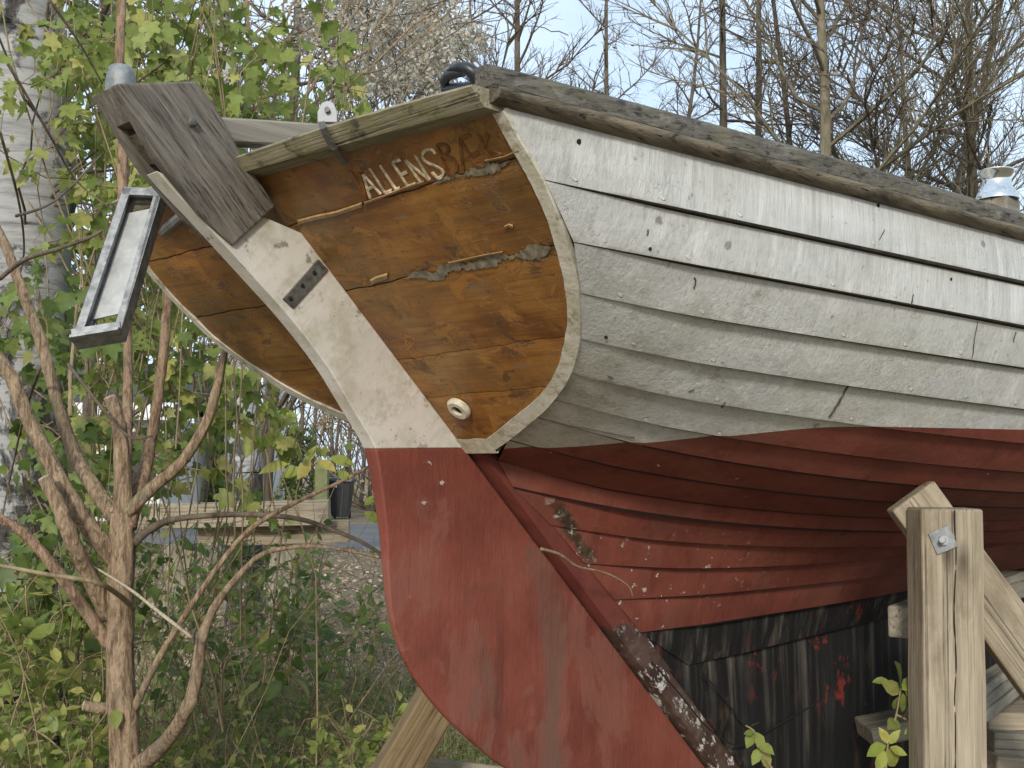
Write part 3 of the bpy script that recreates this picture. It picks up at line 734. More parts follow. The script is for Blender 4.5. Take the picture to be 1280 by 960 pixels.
stock = rud('rudder_stock', Q1, .40, .0, M['rwhite'], boat, lambda z: (.02, .02))
blade = rud('rudder_blade', Q2, .0, -.95, M['rudder_red'], boat, lambda z: (.02 - .0125 * min(1, max(0, -z / .35)), .02))
tag(stock, 'scuffed white upper rudder above the waterline'); tag(blade, 'red painted lower rudder blade with worn patches')
# gudgeon strap and pintle
st = MB(); q = onplane([(354,374),(398,324),(411,337),(367,386)], (0, 1, 0), .0235); st.prism([B(*p) for p in q], Vector(B(0, -.047, 0)) - Vector(B(0, 0, 0)))
strap = bevel_mod(st.build('gudgeon_strap', M['iron'], stock), .0015)
pn = MB(); q = onplane([(403,322),(424,352)], (0, 1, 0), .0); pn.tube([B(*p) for p in q], .013, 12); q2 = onplane([(412,335),(432,330)], (0, 1, 0), .0); pn.tube([B(*p) for p in q2], .009, 10)
smooth_by_angle(pn.build('pintle', M['iron'], stock), 40)
for p in ((363, 373), (378, 357), (393, 341)):
    rv = MB(); q = onplane([p], (0, 1, 0), .0245)[0]; rv.lathe([(.0045, 0), (.0035, .002), (0, .0025)], T(B(*q)) @ Matrix.Rotation(R_(90), 4, 'X'), 10); rv.build('rivet', M['dark'], strap)
# lower pintle, seen in the gap half way down
pn2 = MB(); q = onplane([(678,684),(694,707)], (0, 1, 0), 0); pn2.tube([B(*p) for p in q], .014, 10); pn2.build('pintle', M['post'], blade)

# rudder head : two cheeks, filler, tiller
HEAD = [(145,104),(247,101),(262,120),(277,145),(293,175),(310,205),(328,231),(345,258),(292,307),(250,268),(195,197)]
HS = .046
qh = onplane(HEAD, (0, 1, 0), HS)
def hthick(x, z): return .0265 + .0215 * min(1, max(0, (.5 * (z - x * .95) - .40) / .27))
qh = np.array([onplane([p], (0, 1, 0), hthick(q[0], q[2]))[0] for p, q in zip(HEAD, qh)])
hd = MB()
for sg_ in (1, -1):
    n_ = len(qh); Vo = [B(q[0], sg_ * q[1], q[2]) for q in qh]; Vi = [B(q[0], sg_ * .0212, q[2]) for q in qh]
    hd.add(Vo + Vi, [tuple(range(n_)), tuple(range(n_, 2 * n_))[::-1]] + [(i, n_ + i, n_ + (i + 1) % n_, (i + 1) % n_) for i in range(n_)])
head = hd.build('rudder_head', M['head'], boat); bevel_mod(head, .005, 3, 30); tag(head, 'silvery grey weathered wooden rudder head')
qf = onplane([(146,105),(246,103),(262,124),(215,160),(168,148)], (0, 1, 0), .046)
fl2 = MB(); fl2.prism([B(q[0] + .002, .0211, q[2]) for q in qf], Vector((0, .0422, 0)))
fl2.build('filler_block', M['head'], head)
qf = onplane([(176,161),(215,160),(262,124),(290,175),(262,215),(203,197)], (0, 1, 0), .042)
fl2 = MB(); fl2.prism([B(q[0] + .008, .0190, q[2]) for q in qf], Vector((0, .038, 0)))
fl2.build('tiller_tenon', M['rub'], head)
ql = onplane([(160,133),(196,178)], (0, 1, 0), HS)
ti = MB()
p0 = Vector(B(ql[0][0] + .05, 0, ql[0][2] - .07)); 
hx = qh[:, 0].mean(); hz = qh[:, 2].mean()
a0 = Vector(B(qh[10][0] + .012, 0, qh[10][2] + .012)); 
tdir = Vector((1, 0, .16)).normalized(); tup = Vector((-.16, 0, 1)).normalized()
tl = onplane([(292,166)], (0, 1, 0), .0)[0]; tb = Vector(B(*tl))
rows = []
for s_ in np.linspace(-.10, 1.15, 26):
    p = tb + tdir * s_; hw = .0195 - .004 * max(0, s_); hh = .024 - .006 * max(0, s_)
    rows.append([p + Vector((0, a * hw, 0)) + tup * b * hh for a, b in ((-1, -.8), (-1, .8), (-.7, 1), (.7, 1), (1, .8), (1, -.8), (.7, -1), (-.7, -1), (-1, -.8))])
ti.grid(rows); ti.add(rows[0][:8], [tuple(range(8))]); ti.add(rows[-1][:8], [tuple(range(8))[::-1]])
smooth_by_angle(ti.build('tiller', M['tiller'], boat), 30)
bo = MB(); q = onplane([(240,153)], (0, 1, 0), HS)[0]; bo.lathe([(.0085, 0), (.0085, .004), (.006, .007), (0, .0075)], T(B(q[0], q[1] - .0005, q[2])) @ Matrix.Rotation(R_(90), 4, 'X'), 16)
smooth_by_angle(bo.build('head_bolt', M['iron'], head), 40)
gc = MB(); q = onplane([(151,103)], (0, 1, 0), .0)[0]; gc.lathe([(.025, -.02), (.025, -.002), (.024, .008), (.0195, .025), (.017, .027), (0, .027)], T(B(q[0], 0, q[2])), 24)
smooth_by_angle(gc.build('head_cap', M['galv'], head), 40)

# shackle bracket with strap over the transom cap
sb = MB()
ctr = onplane([(404,157)], (1, 0, -RK), RK0 - .025)[0]
P = tpl([(404,158),(409,175),(420,187),(432,203)], 0); 
w = .0075
pts = [Vector(tpl([(402,152)], .022)[0]), Vector(tpl([(404,160)], .034)[0]), Vector(tpl([(412,176)], .034)[0]), Vector(tpl([(419,186)], .033)[0]), Vector(tpl([(426,196)], .018)[0]), Vector(tpl([(431,204)], .012)[0])]
nn = Vector((-.69, 0, -.72)); sd = Vector((0, -1, 0))
sb.grid([[p + sd * w + nn * .002 for p in pts], [p - sd * w + nn * .002 for p in pts], [p - sd * w for p in pts], [p + sd * w for p in pts], [p + sd * w + nn * .002 for p in pts]])
brk = sb.build('bracket_strap', M['iron'], boat, cl=False)
lug = MB(); cc = Vector(tpl([(409,150)], .005)[0])
out_ = [(-.016, -.005), (.016, -.005), (.0165, .012), (.010, .027), (.0, .031), (-.010, .027), (-.0165, .012)]
for s0 in (-.004, .004):
    lug.prism([cc + Vector((a * .7 + s0 * .7, -a * .7 + s0, b)) for a, b in out_], Vector((.002, .002, 0)))
bevel_mod(lug.build('shackle_lug', M['steel'], brk), .001)
lb = MB(); lb.lathe([(.0045, 0), (.0045, .006), (0, .006)], T(cc + Vector((-.004, -.006, .014))) @ Vector((-.7, -.7, 0)).to_track_quat('Z', 'Y').to_matrix().to_4x4(), 12); lb.build('lug_pin', M['plastic'], brk)
# black mooring fairlead on the quarter
fa = MB()
base = onplane([(580,104)], (1, 0, -RK), RK0 + .06)[0]; bc = Vector(B(*base))
def fpt(px, py, off=.07): return Vector(B(*onplane([(px, py)], (1, 0, -RK), RK0 + off)[0]))
fa.tube([fpt(x, y) for x, y in ((557,108),(555,101),(560,94),(570,91),(580,91))], [.006, .008, .0085, .008, .006], 10)
fa.tube([fpt(x, y) for x, y in ((560,88),(566,85),(575,83),(584,85),(592,91),(598,100),(601,110))], [.003, .005, .007, .009, .011, .013, .014], 10)
fa.tube([fpt(x, y) for x, y in ((556,112),(580,111),(606,108))], .010, 8)
smooth_by_angle(fa.build('mooring_cleat', M['plastic'], boat), 60)
# winch and coaming amidships
wq = None
ts = np.linspace(1.5, 6, 4000); d = rays((1247, 262))[0]; q = d[None] * ts[:, None] - BO; f = q @ BS - (LP[0].b(q @ BX) - .16)
i = np.where((f[:-1] > 0) & (f[1:] <= 0))[0][0]; wq = d * ts[i] - BO; wx, ws, wz = wq @ BX, wq @ BS, wq[2]
px_ = ts[i] * rays((1247, 262))[0][1] / F   # metres per pixel there
wn = MB(); Mw = T(B(wx, ws, wz + 12 * px_))
k_ = px_
wn.lathe([(26 * k_, 0), (26 * k_, 3 * k_), (24 * k_, 9 * k_), (20 * k_, 13 * k_), (17 * k_, 20 * k_), (17.5 * k_, 27 * k_), (20 * k_, 33 * k_), (22 * k_, 36 * k_), (22 * k_, 38 * k_), (14 * k_, 39 * k_), (0, 39 * k_)], Mw, 36)
winch = smooth_by_angle(wn.build('winch', M['chrome'], boat), 40)
wb = MB(); wb.box(-.036, .036, -.036, .036, -.10, .0, M=Mw); bevel_mod(wb.build('winch_base', M['tiller'], winch), .004)
cm = MB(); rows = []
for x in np.linspace(wx - .55, wx + 2.2, 24):
    s_ = float(LP[0].b(x)) - .21; zt = wz + 17 * px_ - (x - wx) * .02
    rows.append([B(x, s_, zt - .2), B(x, s_ + .004, zt), B(x, s_ - .018, zt + .002), B(x, s_ - .02, zt - .2)])
cm.grid(rows); cm.add(rows[0], [(0, 1, 2, 3)]); smooth_by_angle(cm.build('cockpit_coaming', M['cream'], boat), 30)

# aluminium bracket on the port quarter : channel frame with a sheet inside
ab0 = {}
def abp(px, py): 
    t = (py - 230) / 200.0
    return U(px, py, 2.14 - .12 * t)
def channel(mb, A, Bp, nrm, w=.012, dpt=.028, side=1):
    A, Bp = Vector(A), Vector(Bp); t = (Bp - A).normalized(); s_ = t.cross(nrm).normalized() * side
    prof = [(0, 0), (w, 0), (w, -dpt * .25), (w * .45, -dpt * .3), (w * .45, -dpt * .65), (w, -dpt * .7), (w, -dpt), (0, -dpt)]
    g = [[A + s_ * a + nrm * b for a, b in prof + prof[:1]], [Bp + s_ * a + nrm * b for a, b in prof + prof[:1]]]
    mb.grid(g); mb.add(g[0][:-1], [tuple(range(8))]); mb.add(g[1][:-1], [tuple(range(8))[::-1]])
A_, B_, C_, D_ = abp(154, 234), abp(203, 236), abp(151, 412), abp(90, 422)
nrmA = ((B_ - A_).cross(D_ - A_)).normalized()
if nrmA.y > 0: nrmA = -nrmA
ob = MB(); t_in = 1
xd = (B_ - A_).normalized()
for (p, q, sd_) in ((A_, D_, 1), (B_, C_, -1), (A_, B_, -1), (D_ , C_, 1)):
    s_chk = (q - p).normalized().cross(nrmA).normalized(); ctr_ = (A_ + B_ + C_ + D_) / 4
    sdv = 1 if s_chk.dot(ctr_ - p) > 0 else -1
    channel(ob, p + nrmA * (.004 if (p is D_) else 0), q + nrmA * (.004 if (p is D_) else 0), nrmA, .0155 if p is not B_ else .013, .036, sdv)
brkt = ob.build('outboard_bracket', M['alu'], boat, Matrix.Identity(4)); bevel_mod(brkt, .0015)
pa = MB(); ctr_ = (A_ + B_ + C_ + D_) / 4
def lerp2(u, v): return (A_ * (1 - u) + B_ * u) * (1 - v) + (D_ * (1 - u) + C_ * u) * v
pp = [lerp2(.2, .14) - nrmA * .02, lerp2(.8, .12) - nrmA * .012, lerp2(.82, .86) - nrmA * .012, lerp2(.2, .86) - nrmA * .02]
pa.prism(pp, -nrmA * .003); pa.build('sheet_panel', M['alupanel'], brkt, Matrix.Identity(4))
fl3 = MB(); dn = (D_ - A_).normalized()
fl3.prism([D_ - nrmA * .036, C_ - nrmA * .036, C_ + nrmA * .012, D_ + nrmA * .012], dn * .006)
fl3.build('bottom_lip', M['alu'], brkt, Matrix.Identity(4))
# hanger arm joining it to the transom head
ar = MB(); ar.tube([B_ - nrmA * .02 + xd * -.01, B_ + Vector((.04, .08, -.01)), Vector(MB_BOAT @ Vector(TR(-.45, .45, -.01)))], .011, 8); ar.build('bracket_arm', M['alu'], brkt, Matrix.Identity(4))
#ENVIRONMENT
# ------------------------------------------------------------------ fast meshes for vegetation
def raw_mesh(name, V, Fq, tint=None, smooth=False):
    V = np.asarray(V, np.float32); Fq = np.asarray(Fq, np.int32); k = Fq.shape[1]
    me = bpy.data.meshes.new(name); me.vertices.add(len(V)); me.vertices.foreach_set('co', V.ravel())
    me.loops.add(Fq.size); me.loops.foreach_set('vertex_index', Fq.ravel())
    me.polygons.add(len(Fq)); me.polygons.foreach_set('loop_start', np.arange(len(Fq), dtype=np.int32) * k)
    me.polygons.foreach_set('loop_total', np.full(len(Fq), k, np.int32))
    if smooth: me.polygons.foreach_set('use_smooth', np.ones(len(Fq), bool))
    if tint is not None:
        at = me.color_attributes.new('tint', 'FLOAT_COLOR', 'POINT'); at.data.foreach_set('color', np.asarray(tint, np.float32).ravel())
    me.update(calc_edges=True); return me
def unit(a): return a / (np.linalg.norm(a, axis=-1, keepdims=True) + 1e-9)
def tubes_mesh(name, segs, n=4, smooth=True):
    S_ = np.array(segs, float)                       # p0 p1 r0 r1
    p0, p1, r0, r1 = S_[:, :3], S_[:, 3:6], S_[:, 6], S_[:, 7]
    t = unit(p1 - p0); ref = np.where(np.abs(t[:, 2:3]) < .9, np.array([[0, 0, 1.0]]), np.array([[1.0, 0, 0]]))
    a = unit(np.cross(t, ref)); b = np.cross(t, a); V = []
    an = 2 * np.pi * np.arange(n) / n
    ring = a[:, None] * np.cos(an)[None, :, None] + b[:, None] * np.sin(an)[None, :, None]
    V = np.concatenate([p0[:, None] + ring * r0[:, None, None], p1[:, None] + ring * r1[:, None, None]], 1).reshape(-1, 3)
    k = np.arange(n); q = np.stack([k, (k + 1) % n, n + (k + 1) % n, n + k], 1)
    Fq = (q[None] + (np.arange(len(S_)) * 2 * n)[:, None, None]).reshape(-1, 4)
    return raw_mesh(name, V, Fq, None, smooth)
OV = (np.array([(0,0,0),(.12,.13,.02),(.34,.27,.05),(.62,.25,.04),(.84,.12,.0),(1,0,-.06),(.84,-.12,.0),(.62,-.25,.04),(.34,-.27,.05),(.12,-.13,.02),(.34,0,-.01),(.62,0,-.03)]),
      np.array([(0,1,10),(1,2,10),(2,3,10),(3,11,10),(3,4,11),(4,5,11),(5,6,11),(6,7,11),(7,10,11),(7,8,10),(8,9,10),(9,0,10)]))
_lo = [(0,0),(-.10,.22),(.02,.46),(.22,.34),(.40,.52),(.62,.50),(.56,.24),(.80,.14),(1.02,0),(.80,-.14),(.56,-.24),(.62,-.50),(.40,-.52),(.22,-.34),(.02,-.46),(-.10,-.22)]
LB = (np.array([(.34, 0, -.04)] + [(x, y, .07 * abs(y) - .05 * x) for x, y in _lo]), np.array([(0, i + 1, (i + 1) % 16 + 1) for i in range(16)]))
SM = (np.array([(0,0,0),(.5,.28,.04),(1,0,-.05),(.5,-.28,.04)]), np.array([(0,1,2),(0,2,3)]))
def leaves_mesh(name, C, dirs, nor, size, tpl_, tints=None, curl=.25):
    C = np.asarray(C, float); n = len(C); d = unit(np.asarray(dirs, float)); nn = np.asarray(nor, float); s_ = unit(np.cross(nn, d)); nn = np.cross(d, s_)
    TV, TF = tpl_; sz = np.asarray(size, float)[:, None, None]
    tv = TV[None].repeat(n, 0).copy(); cu = rng.normal(0, curl, (n, 1)); tv[:, :, 2] += cu * (TV[None, :, 0] ** 2) * .8 + rng.normal(0, curl, (n, 1)) * TV[None, :, 1] * .6
    tv[:, :, 1] *= rng.uniform(.8, 1.15, (n, 1))
    V = C[:, None] + (d[:, None] * tv[:, :, 0:1] + s_[:, None] * tv[:, :, 1:2] + nn[:, None] * tv[:, :, 2:3]) * sz
    k = len(TV); Fq = (TF[None] + (np.arange(n) * k)[:, None, None]).reshape(-1, 3)
    if tints is None: tints = rng.uniform(0, 1, (n, 3))
    tn = np.concatenate([tints, np.ones((n, 1))], 1)[:, None].repeat(k, 1).reshape(-1, 4)
    return raw_mesh(name, V.reshape(-1, 3), Fq, tn, True)
def rdir(n, bias=(0, 0, 0), amt=1.0):
    return unit(rng.normal(0, 1, (n, 3)) * amt + np.array(bias)[None])
def poly_segs(P, r):
    P = [np.array(p, float) for p in P]; 
    if not hasattr(r, '__len__'): r = [r] * len(P)
    return [(*P[i], *P[i + 1], r[i], r[i + 1]) for i in range(len(P) - 1)]

M['leaf'] = m_leaf('fresh_green_leaves', (.15, .21, .04), (.38, .44, .12), (.56, .52, .17), .5)
M['leafd'] = m_leaf('dark_green_leaves', (.085, .14, .034), (.25, .33, .085), (.42, .40, .13), .48)
M['leafy'] = m_leaf('yellowing_leaves', (.34, .42, .08), (.55, .58, .16), (.60, .52, .14), .5)
M['brownleaf'] = m_leaf('withered_leaves', (.16, .08, .035), (.27, .14, .06), (.10, .05, .03), .25, .7)
M['litter'] = m_leaf('fallen_leaves', (.22, .155, .095), (.50, .40, .28), (.62, .53, .40), .12, .8)
M['straw'] = m_leaf('dry_grass', (.33, .25, .14), (.58, .47, .29), (.20, .14, .08), .25, .8)
M['grass'] = m_leaf('green_grass', (.11, .17, .035), (.27, .36, .09), (.46, .42, .20), .4, .6)
M['fluff'] = m_leaf('seed_fluff', (.46, .42, .33), (.64, .60, .50), (.28, .24, .17), .35, .9)
M['bark'] = m_bark('shrub_bark', (.19, .122, .072), (.60, .44, .285), (.27, .26, .17), (75, 75, 16), .02, .57, True)
M['barkr'] = m_bark('reddish_bark', (.17, .10, .062), (.50, .34, .22), (.28, .25, .17), (75, 75, 16), .015, .57, True)
M['twig'] = m_bark('thin_twig_bark', (.06, .046, .033), (.20, .16, .115))
M['vine'] = m_bark('pale_vine_stem', (.17, .125, .07), (.38, .30, .18))
M['treebark'] = m_bark('grey_brown_bark', (.045, .036, .026), (.16, .13, .095), (.13, .135, .075), (9, 9, 2.5), .03)
M['treebark2'] = m_bark('pale_mossy_bark', (.10, .085, .055), (.27, .235, .165), (.17, .17, .08), (9, 9, 2.5), .03)
M['birch'] = m_birch()
M['cut'] = m_plain('cut_wood_end', (.42, .34, .23), .8, 0, .35, 90)

# ------------------------------------------------------------------ ground and road
gm = MB(); xs_ = np.concatenate([[-220, -80], np.linspace(-24, 24, 97), [80, 220]]); ys_ = np.concatenate([[-60], np.linspace(-3, 45, 97), [90, 320]])
def gz(x, y): return .035 * math.sin(x * 1.3 + .4) * math.sin(y * 1.1) + .02 * math.sin(x * 3.1 + y * 2.3) if 1 < y < 18 else 0.0
gm.grid([[(x, y, gz(x, y)) for x in xs_] for y in ys_])
tag(gm.build('ground', m_ground(), smooth=True, cl=False), kind='structure')
rd = MB(); rd.grid([[(x, y + .02 * x, .012) for x in np.linspace(-40, 40, 40)] for y in (19.3, 28.0)]); tag(rd.build('road', m_asphalt()), kind='structure')

# ------------------------------------------------------------------ timber things
def beam(name, p0, p1, wd, ht, mat, parent=None, face=(0, -1, 0), bv=.006):
    p0, p1 = Vector(p0), Vector(p1); x = (p1 - p0).normalized(); y = Vector(face); y = (y - x * y.dot(x)).normalized(); z = x.cross(y); L = (p1 - p0).length
    Mx = Matrix(((x.x, y.x, z.x, p0.x), (x.y, y.y, z.y, p0.y), (x.z, y.z, z.z, p0.z), (0, 0, 0, 1)))
    mb = MB(); ns = max(2, int(L / .12)); rows = []
    for i in range(ns + 1):
        xx = L * i / ns; jy, jz = random.uniform(-.0012, .0012), random.uniform(-.0012, .0012)
        rows.append([(xx, a * (wd / 2 + jy), b * (ht / 2 + jz)) for a, b in ((-1, -1), (1, -1), (1, 1), (-1, 1), (-1, -1))])
    mb.grid(rows); mb.add(rows[0][:4], [(0, 1, 2, 3)]); mb.add(rows[-1][:4], [(3, 2, 1, 0)])
    return bevel_mod(mb.build(name, mat, parent, Mx), bv, 2)
wP = 2.47
ptop, pbot = U(1191, 636, wP), U(1199, 1353, wP); pbot.z = 0
cradle = empty('prop_frame', T(pbot), 'pale timber prop frame of an upright post and bolted slanting brace under the white hull', 'prop')
pc = Vector((0, .05, 0))
post = beam('post', pbot + pc, ptop + pc, .10, .1315, M['timber'], cradle)
ck = MB(); cpts = [(1193, 638), (1193.5, 665), (1195, 690), (1193.5, 730), (1192.5, 770), (1194, 800), (1195, 835), (1193, 870), (1194, 905), (1194, 960), (1195, 1010)]
ck.tube([U(x, y, wP) + Vector((0, .0002, 0)) for x, y in crom(cpts, 4)], [.0022 if i % 5 else .0012 for i in range(len(cpts) * 4 - 3)], 5); ck.build('crack', M['dark'], post, Matrix.Identity(4))
brace = beam('brace', U(1137, 619, 2.60), U(1640, 1310, 2.60), .05, .117, M['timber'], cradle)
bw = MB(); c0 = U(1178, 675, wP) + Vector((0, -.001, 0))
bw.box(-.024, .024, -.004, 0, -.024, .024, M=T(c0) @ Matrix.Rotation(R_(-22), 4, 'Y')); 
washer = bevel_mod(bw.build('washer_plate', M['galv'], cradle, Matrix.Identity(4)), .001)
bn = MB(); bn.tube([c0 + Vector((0, -.003, 0)), c0 + Vector((-.012, -.03, .002))], .006, 10); bn.build('bolt', M['steel'], cradle, Matrix.Identity(4))
bn = MB(); bn.lathe([(.011, 0), (.011, .008), (0, .008)], T(c0 + Vector((-.001, -.004, 0))) @ Matrix.Rotation(R_(90), 4, 'X'), 6); bn.build('nut', M['steel'], cradle, Matrix.Identity(4))
s0, s1 = U(1126, 778, 2.70), U(1258, 733, 3.44)
beam('cross_rail', s0, s1 + (s1 - s0) * .1, .065, .075, M['timber2'], cradle)
s0, s1 = U(1190, 900, 2.72), U(1275, 838, 3.3)
beam('cross_rail', s0, s1 + (s1 - s0) * 1.0, .06, .085, M['timber2'], cradle)
BLK = [('brown board with a split edge on top of the plank stack under the hull', (1215, 893), (1330, 893), 3.3, .055, 'timber'),
       ('grey plank second from the top of the plank stack under the hull', (1222, 921), (1330, 927), 3.25, .07, 'timber2'),
       ('short brown block in the middle of the plank stack under the hull', (1225, 945), (1262, 948), 3.2, .05, 'timber'),
       ('pale lowest plank in sight of the plank stack under the hull', (1215, 968), (1340, 962), 3.15, .055, 'timber2')]
for lb_, a, b, w_, h_, mt in BLK:
    tag(beam('wood_plank', U(*a, w_), U(*b, w_), .22, h_, M[mt]), lb_, 'plank', 'planks stacked under the hull')
lw = 3.15
tag(beam('bearing_block', (1.25, lw + .2, .30), (2.1, lw + .2, .30), .3, .58, M['timber2']), 'thick grey bearer block lying under the plank stack', 'block')
tag(beam('wood_plank', U(1080, 915, 3.3), U(1152, 900, 3.3), .16, .05, M['timber2']), 'dark brown plank end behind the yellow seedling by the post', 'plank', 'planks stacked under the hull')
kb = MB(); Mk = MB_BOAT
tag(beam('keel_block', MB_BOAT @ Vector((1.6, -.5, .17)), MB_BOAT @ Vector((1.6, .5, .17)), .34, .34, M['timber2'], None, MB_BOAT.to_3x3() @ Vector((1, 0, 0))), 'heavy timber block under the aft end of the keel', 'block', 'blocks under the keel')
tag(beam('keel_block', MB_BOAT @ Vector((4.0, -.5, .17)), MB_BOAT @ Vector((4.0, .5, .17)), .34, .34, M['timber2'], None, MB_BOAT.to_3x3() @ Vector((1, 0, 0))), 'heavy timber block under the forward end of the keel', 'block', 'blocks under the keel')
# leaning prop and plank seen below the rudder
tag(beam('leaning_prop', U(551, 868, 3.3), U(462, 1020, 3.15), .09, .115, M['timberb'], None, (.25, -1, 0)), 'yellow brown squared timber leaning behind the lower edge of the red rudder', 'prop')
tag(beam('ground_plank', U(500, 955, 3.75), U(760, 985, 3.4), .14, .05, M['timber2'], None, (0, -1, .3)), 'grey board lying below the rudder beside the leaning timber', 'plank')
# stack of sleepers by the road
SLP = [('long squared timber with sawn end, topmost of the stack by the bushes', (412, 640), (175, 646), 8.8, .19, .185), ('squared timber with pale sawn end, just below the topmost of the stack', (437, 664), (250, 668), 9.0, .19, .17)]
for lb_, a, b, w_, wd_, h_ in SLP: tag(beam('squared_timber', U(*a, w_), U(*b, w_ - .1), wd_, h_, M['timber']), lb_, 'timber', 'timbers stacked by the bushes')
for i, (x, lb_) in enumerate(((-2.55, 'left bearer post holding up the stacked timbers'), (-1.75, 'right bearer post holding up the stacked timbers'))):
    tag(beam('bearer_post', (x, 9.0, 0), (x, 9.0, .84), .2, .2, M['timber2']), lb_, 'post', 'bearers of the timber stack')

# ------------------------------------------------------------------ house, shed, bin, post across the road
M['render'] = m_plain('pale_wall_render', (.62, .61, .57), .85, 0, .12, 2)
M['fascia'] = m_plain('white_fascia_paint', (.78, .78, .76), .6, 0, .06, 3)
M['roof'] = m_plain('dark_roof_felt', (.05, .05, .055), .9, 0, .3, 8)
M['pane'] = m_plain('dark_window_glass', (.012, .014, .016), .08, 0, .2, 3, .7)
wh = 26.0; hx0, hx1 = -12.6, -7.8
house = empty('house', T((hx0, wh, 0)), 'low pale house with white eaves board and dark windows, half hidden behind the shrub', 'house')
def hb(name, x0, x1, y0, y1, z0, z1, mat, par=None):
    mb = MB(); mb.box(x0, x1, y0, y1, z0, z1); return mb.build(name, mat, par or house, Matrix.Identity(4))
hb('wall', hx0, hx1, wh, wh + 7, 0, 2.45, M['render']); hb('fascia', hx0 - .5, hx1 + .5, wh - .5, wh - .44, 2.42, 2.80, M['fascia'])
rf = MB(); rf.prism([(hx0 - .5, wh - .5, 2.8), (hx0 - .5, wh + 3.5, 3.9), (hx0 - .5, wh + 7.5, 2.8)], (hx1 - hx0 + 1, 0, 0)); rf.build('roof', M['roof'], house, Matrix.Identity(4))
for x in (hx0 + .4, hx0 + 2.0, hx0 + 3.5):
    f_ = hb('window', x, x + 1.25, wh - .06, wh - .01, .75, 2.25, M['fascia']); hb('pane', x + .08, x + 1.17, wh - .075, wh - .062, .83, 2.17, M['pane'], f_)
sx0 = U(281, 500, 29).x
shed = empty('shed', T((sx0, 29, 0)), 'white walled shed with dark roof standing between the bushes across the road', 'shed')
hb('wall', sx0, sx0 + .95, 29, 32, 0, 3.75, M['fascia'], shed); hb('roof', sx0 - .15, sx0 + 1.1, 28.8, 32.2, 3.76, 3.9, M['roof'], shed)
bx_ = U(426, 640, 31); bx_.z = 0
binp = empty('wheelie_bin', T(bx_), 'black wheeled rubbish bin standing by the road beyond the timbers', 'rubbish bin')
mb = MB(); 
def ringb(z, hw, hd_): return [(-hw, -hd_, z), (hw, -hd_, z), (hw, hd_, z), (-hw, hd_, z), (-hw, -hd_, z)]
mb.grid([ringb(.06, .21, .25), ringb(.5, .26, .29), ringb(.96, .31, .34)]); mb.add(ringb(.06, .21, .25)[:4], [(3, 2, 1, 0)])
bevel_mod(mb.build('body', M['plastic'], binp), .02)
mb = MB(); mb.grid([ringb(.965, .35, .38), ringb(1.02, .35, .38), ringb(1.08, .30, .33)]); mb.add(ringb(1.08, .30, .33)[:4], [(0, 1, 2, 3)]); mb.add(ringb(.965, .35, .38)[:4], [(3, 2, 1, 0)]); bevel_mod(mb.build('lid', M['plastic'], binp), .015)
for s_ in (-1, 1):
    mb = MB(); mb.lathe([(.10, -.02), (.10, .02), (0, .02)], T((s_ * .2, .27, .1)) @ Matrix.Rotation(R_(90), 4, 'Y'), 16); mb.build('wheel', M['dark'], binp)
mb = MB(); mb.box(-.2, -.06, -.352, -.345, .84, .92); mb.build('sticker', M['fascia'], binp)
gp = U(402, 640, 30); gp.z = 0
tag(beam('gate_post', gp, gp + Vector((0, 0, 1.55)), .32, .32, m_plain('algae_green_wood', (.20, .21, .09), .8, 0, .3, 6)), 'thick greenish post left of the rubbish bin', 'post')

# ------------------------------------------------------------------ trees
def tree_segs(base, H, r0, seed, lean=(0, 0), clear=.25, nb=22, blen=.35, up=.5, droop=.0, levels=3, crook=.05, dens=6, twig=.004):
    rg = random.Random(seed); trunk = []; crown = []; tips = []
    p = Vector(base); d = Vector((lean[0], lean[1], 1)).normalized(); n = 16; nodes = []
    for i in range(n):
        f = i / n; q = p + d * (H / n); trunk.append((*p, *q, r0 * (1 - f) ** .8 + .008, r0 * (1 - (i + 1) / n) ** .8 + .008)); nodes.append((p.copy(), d.copy(), f))
        p = q; d = (d + Vector((rg.uniform(-1, 1), rg.uniform(-1, 1), .2)) * crook).normalized()
    def branch(p, d, L, r, lev):
        k = max(3, int(L / (.32 if lev < 2 else .16))); k = min(k, 9); step = L / k
        for i in range(k):
            f = i / k; q = p + d * step; r1 = max(twig * .6, r * (1 - (i + 1) / k * .85)); crown.append((*p, *q, max(twig * .6, r * (1 - f * .85)), r1))
            if lev < levels:
                for _ in range(dens if lev == 1 else max(2, dens - 2)):
                    if rg.random() < .55 and f > .12:
                        sd_ = Vector((rg.gauss(0, 1), rg.gauss(0, 1), rg.gauss(0, .7))); dd = (d * .8 + sd_.normalized() * .75 + Vector((0, 0, up * .4))).normalized()
                        branch(p + d * step * rg.random(), dd, L * rg.uniform(.25, .5) * (1 - f * .4), max(twig, r * .42), lev + 1)
            p = q; g = -droop if lev >= 2 else up * .12
            d = (d + Vector((rg.gauss(0, .16), rg.gauss(0, .16), rg.gauss(0, .1) + g))).normalized()
        tips.append(p)
    for b in range(nb):
        f = clear + (1 - clear) * (b + rg.random()) / nb; i = min(n - 1, int(f * n)); p, d, _ = nodes[i]
        az = rg.uniform(0, 6.283); dd = (Vector((math.cos(az), math.sin(az), 0)) + d * up * rg.uniform(.5, 1.4)).normalized()
        p = p + d * (H / n) * (f * n - i)
        branch(p, dd, H * blen * (1.05 - f * .75) * rg.uniform(.6, 1.15), r0 * .5 * (1 - f * .65), 1)
    return trunk, crown, tips
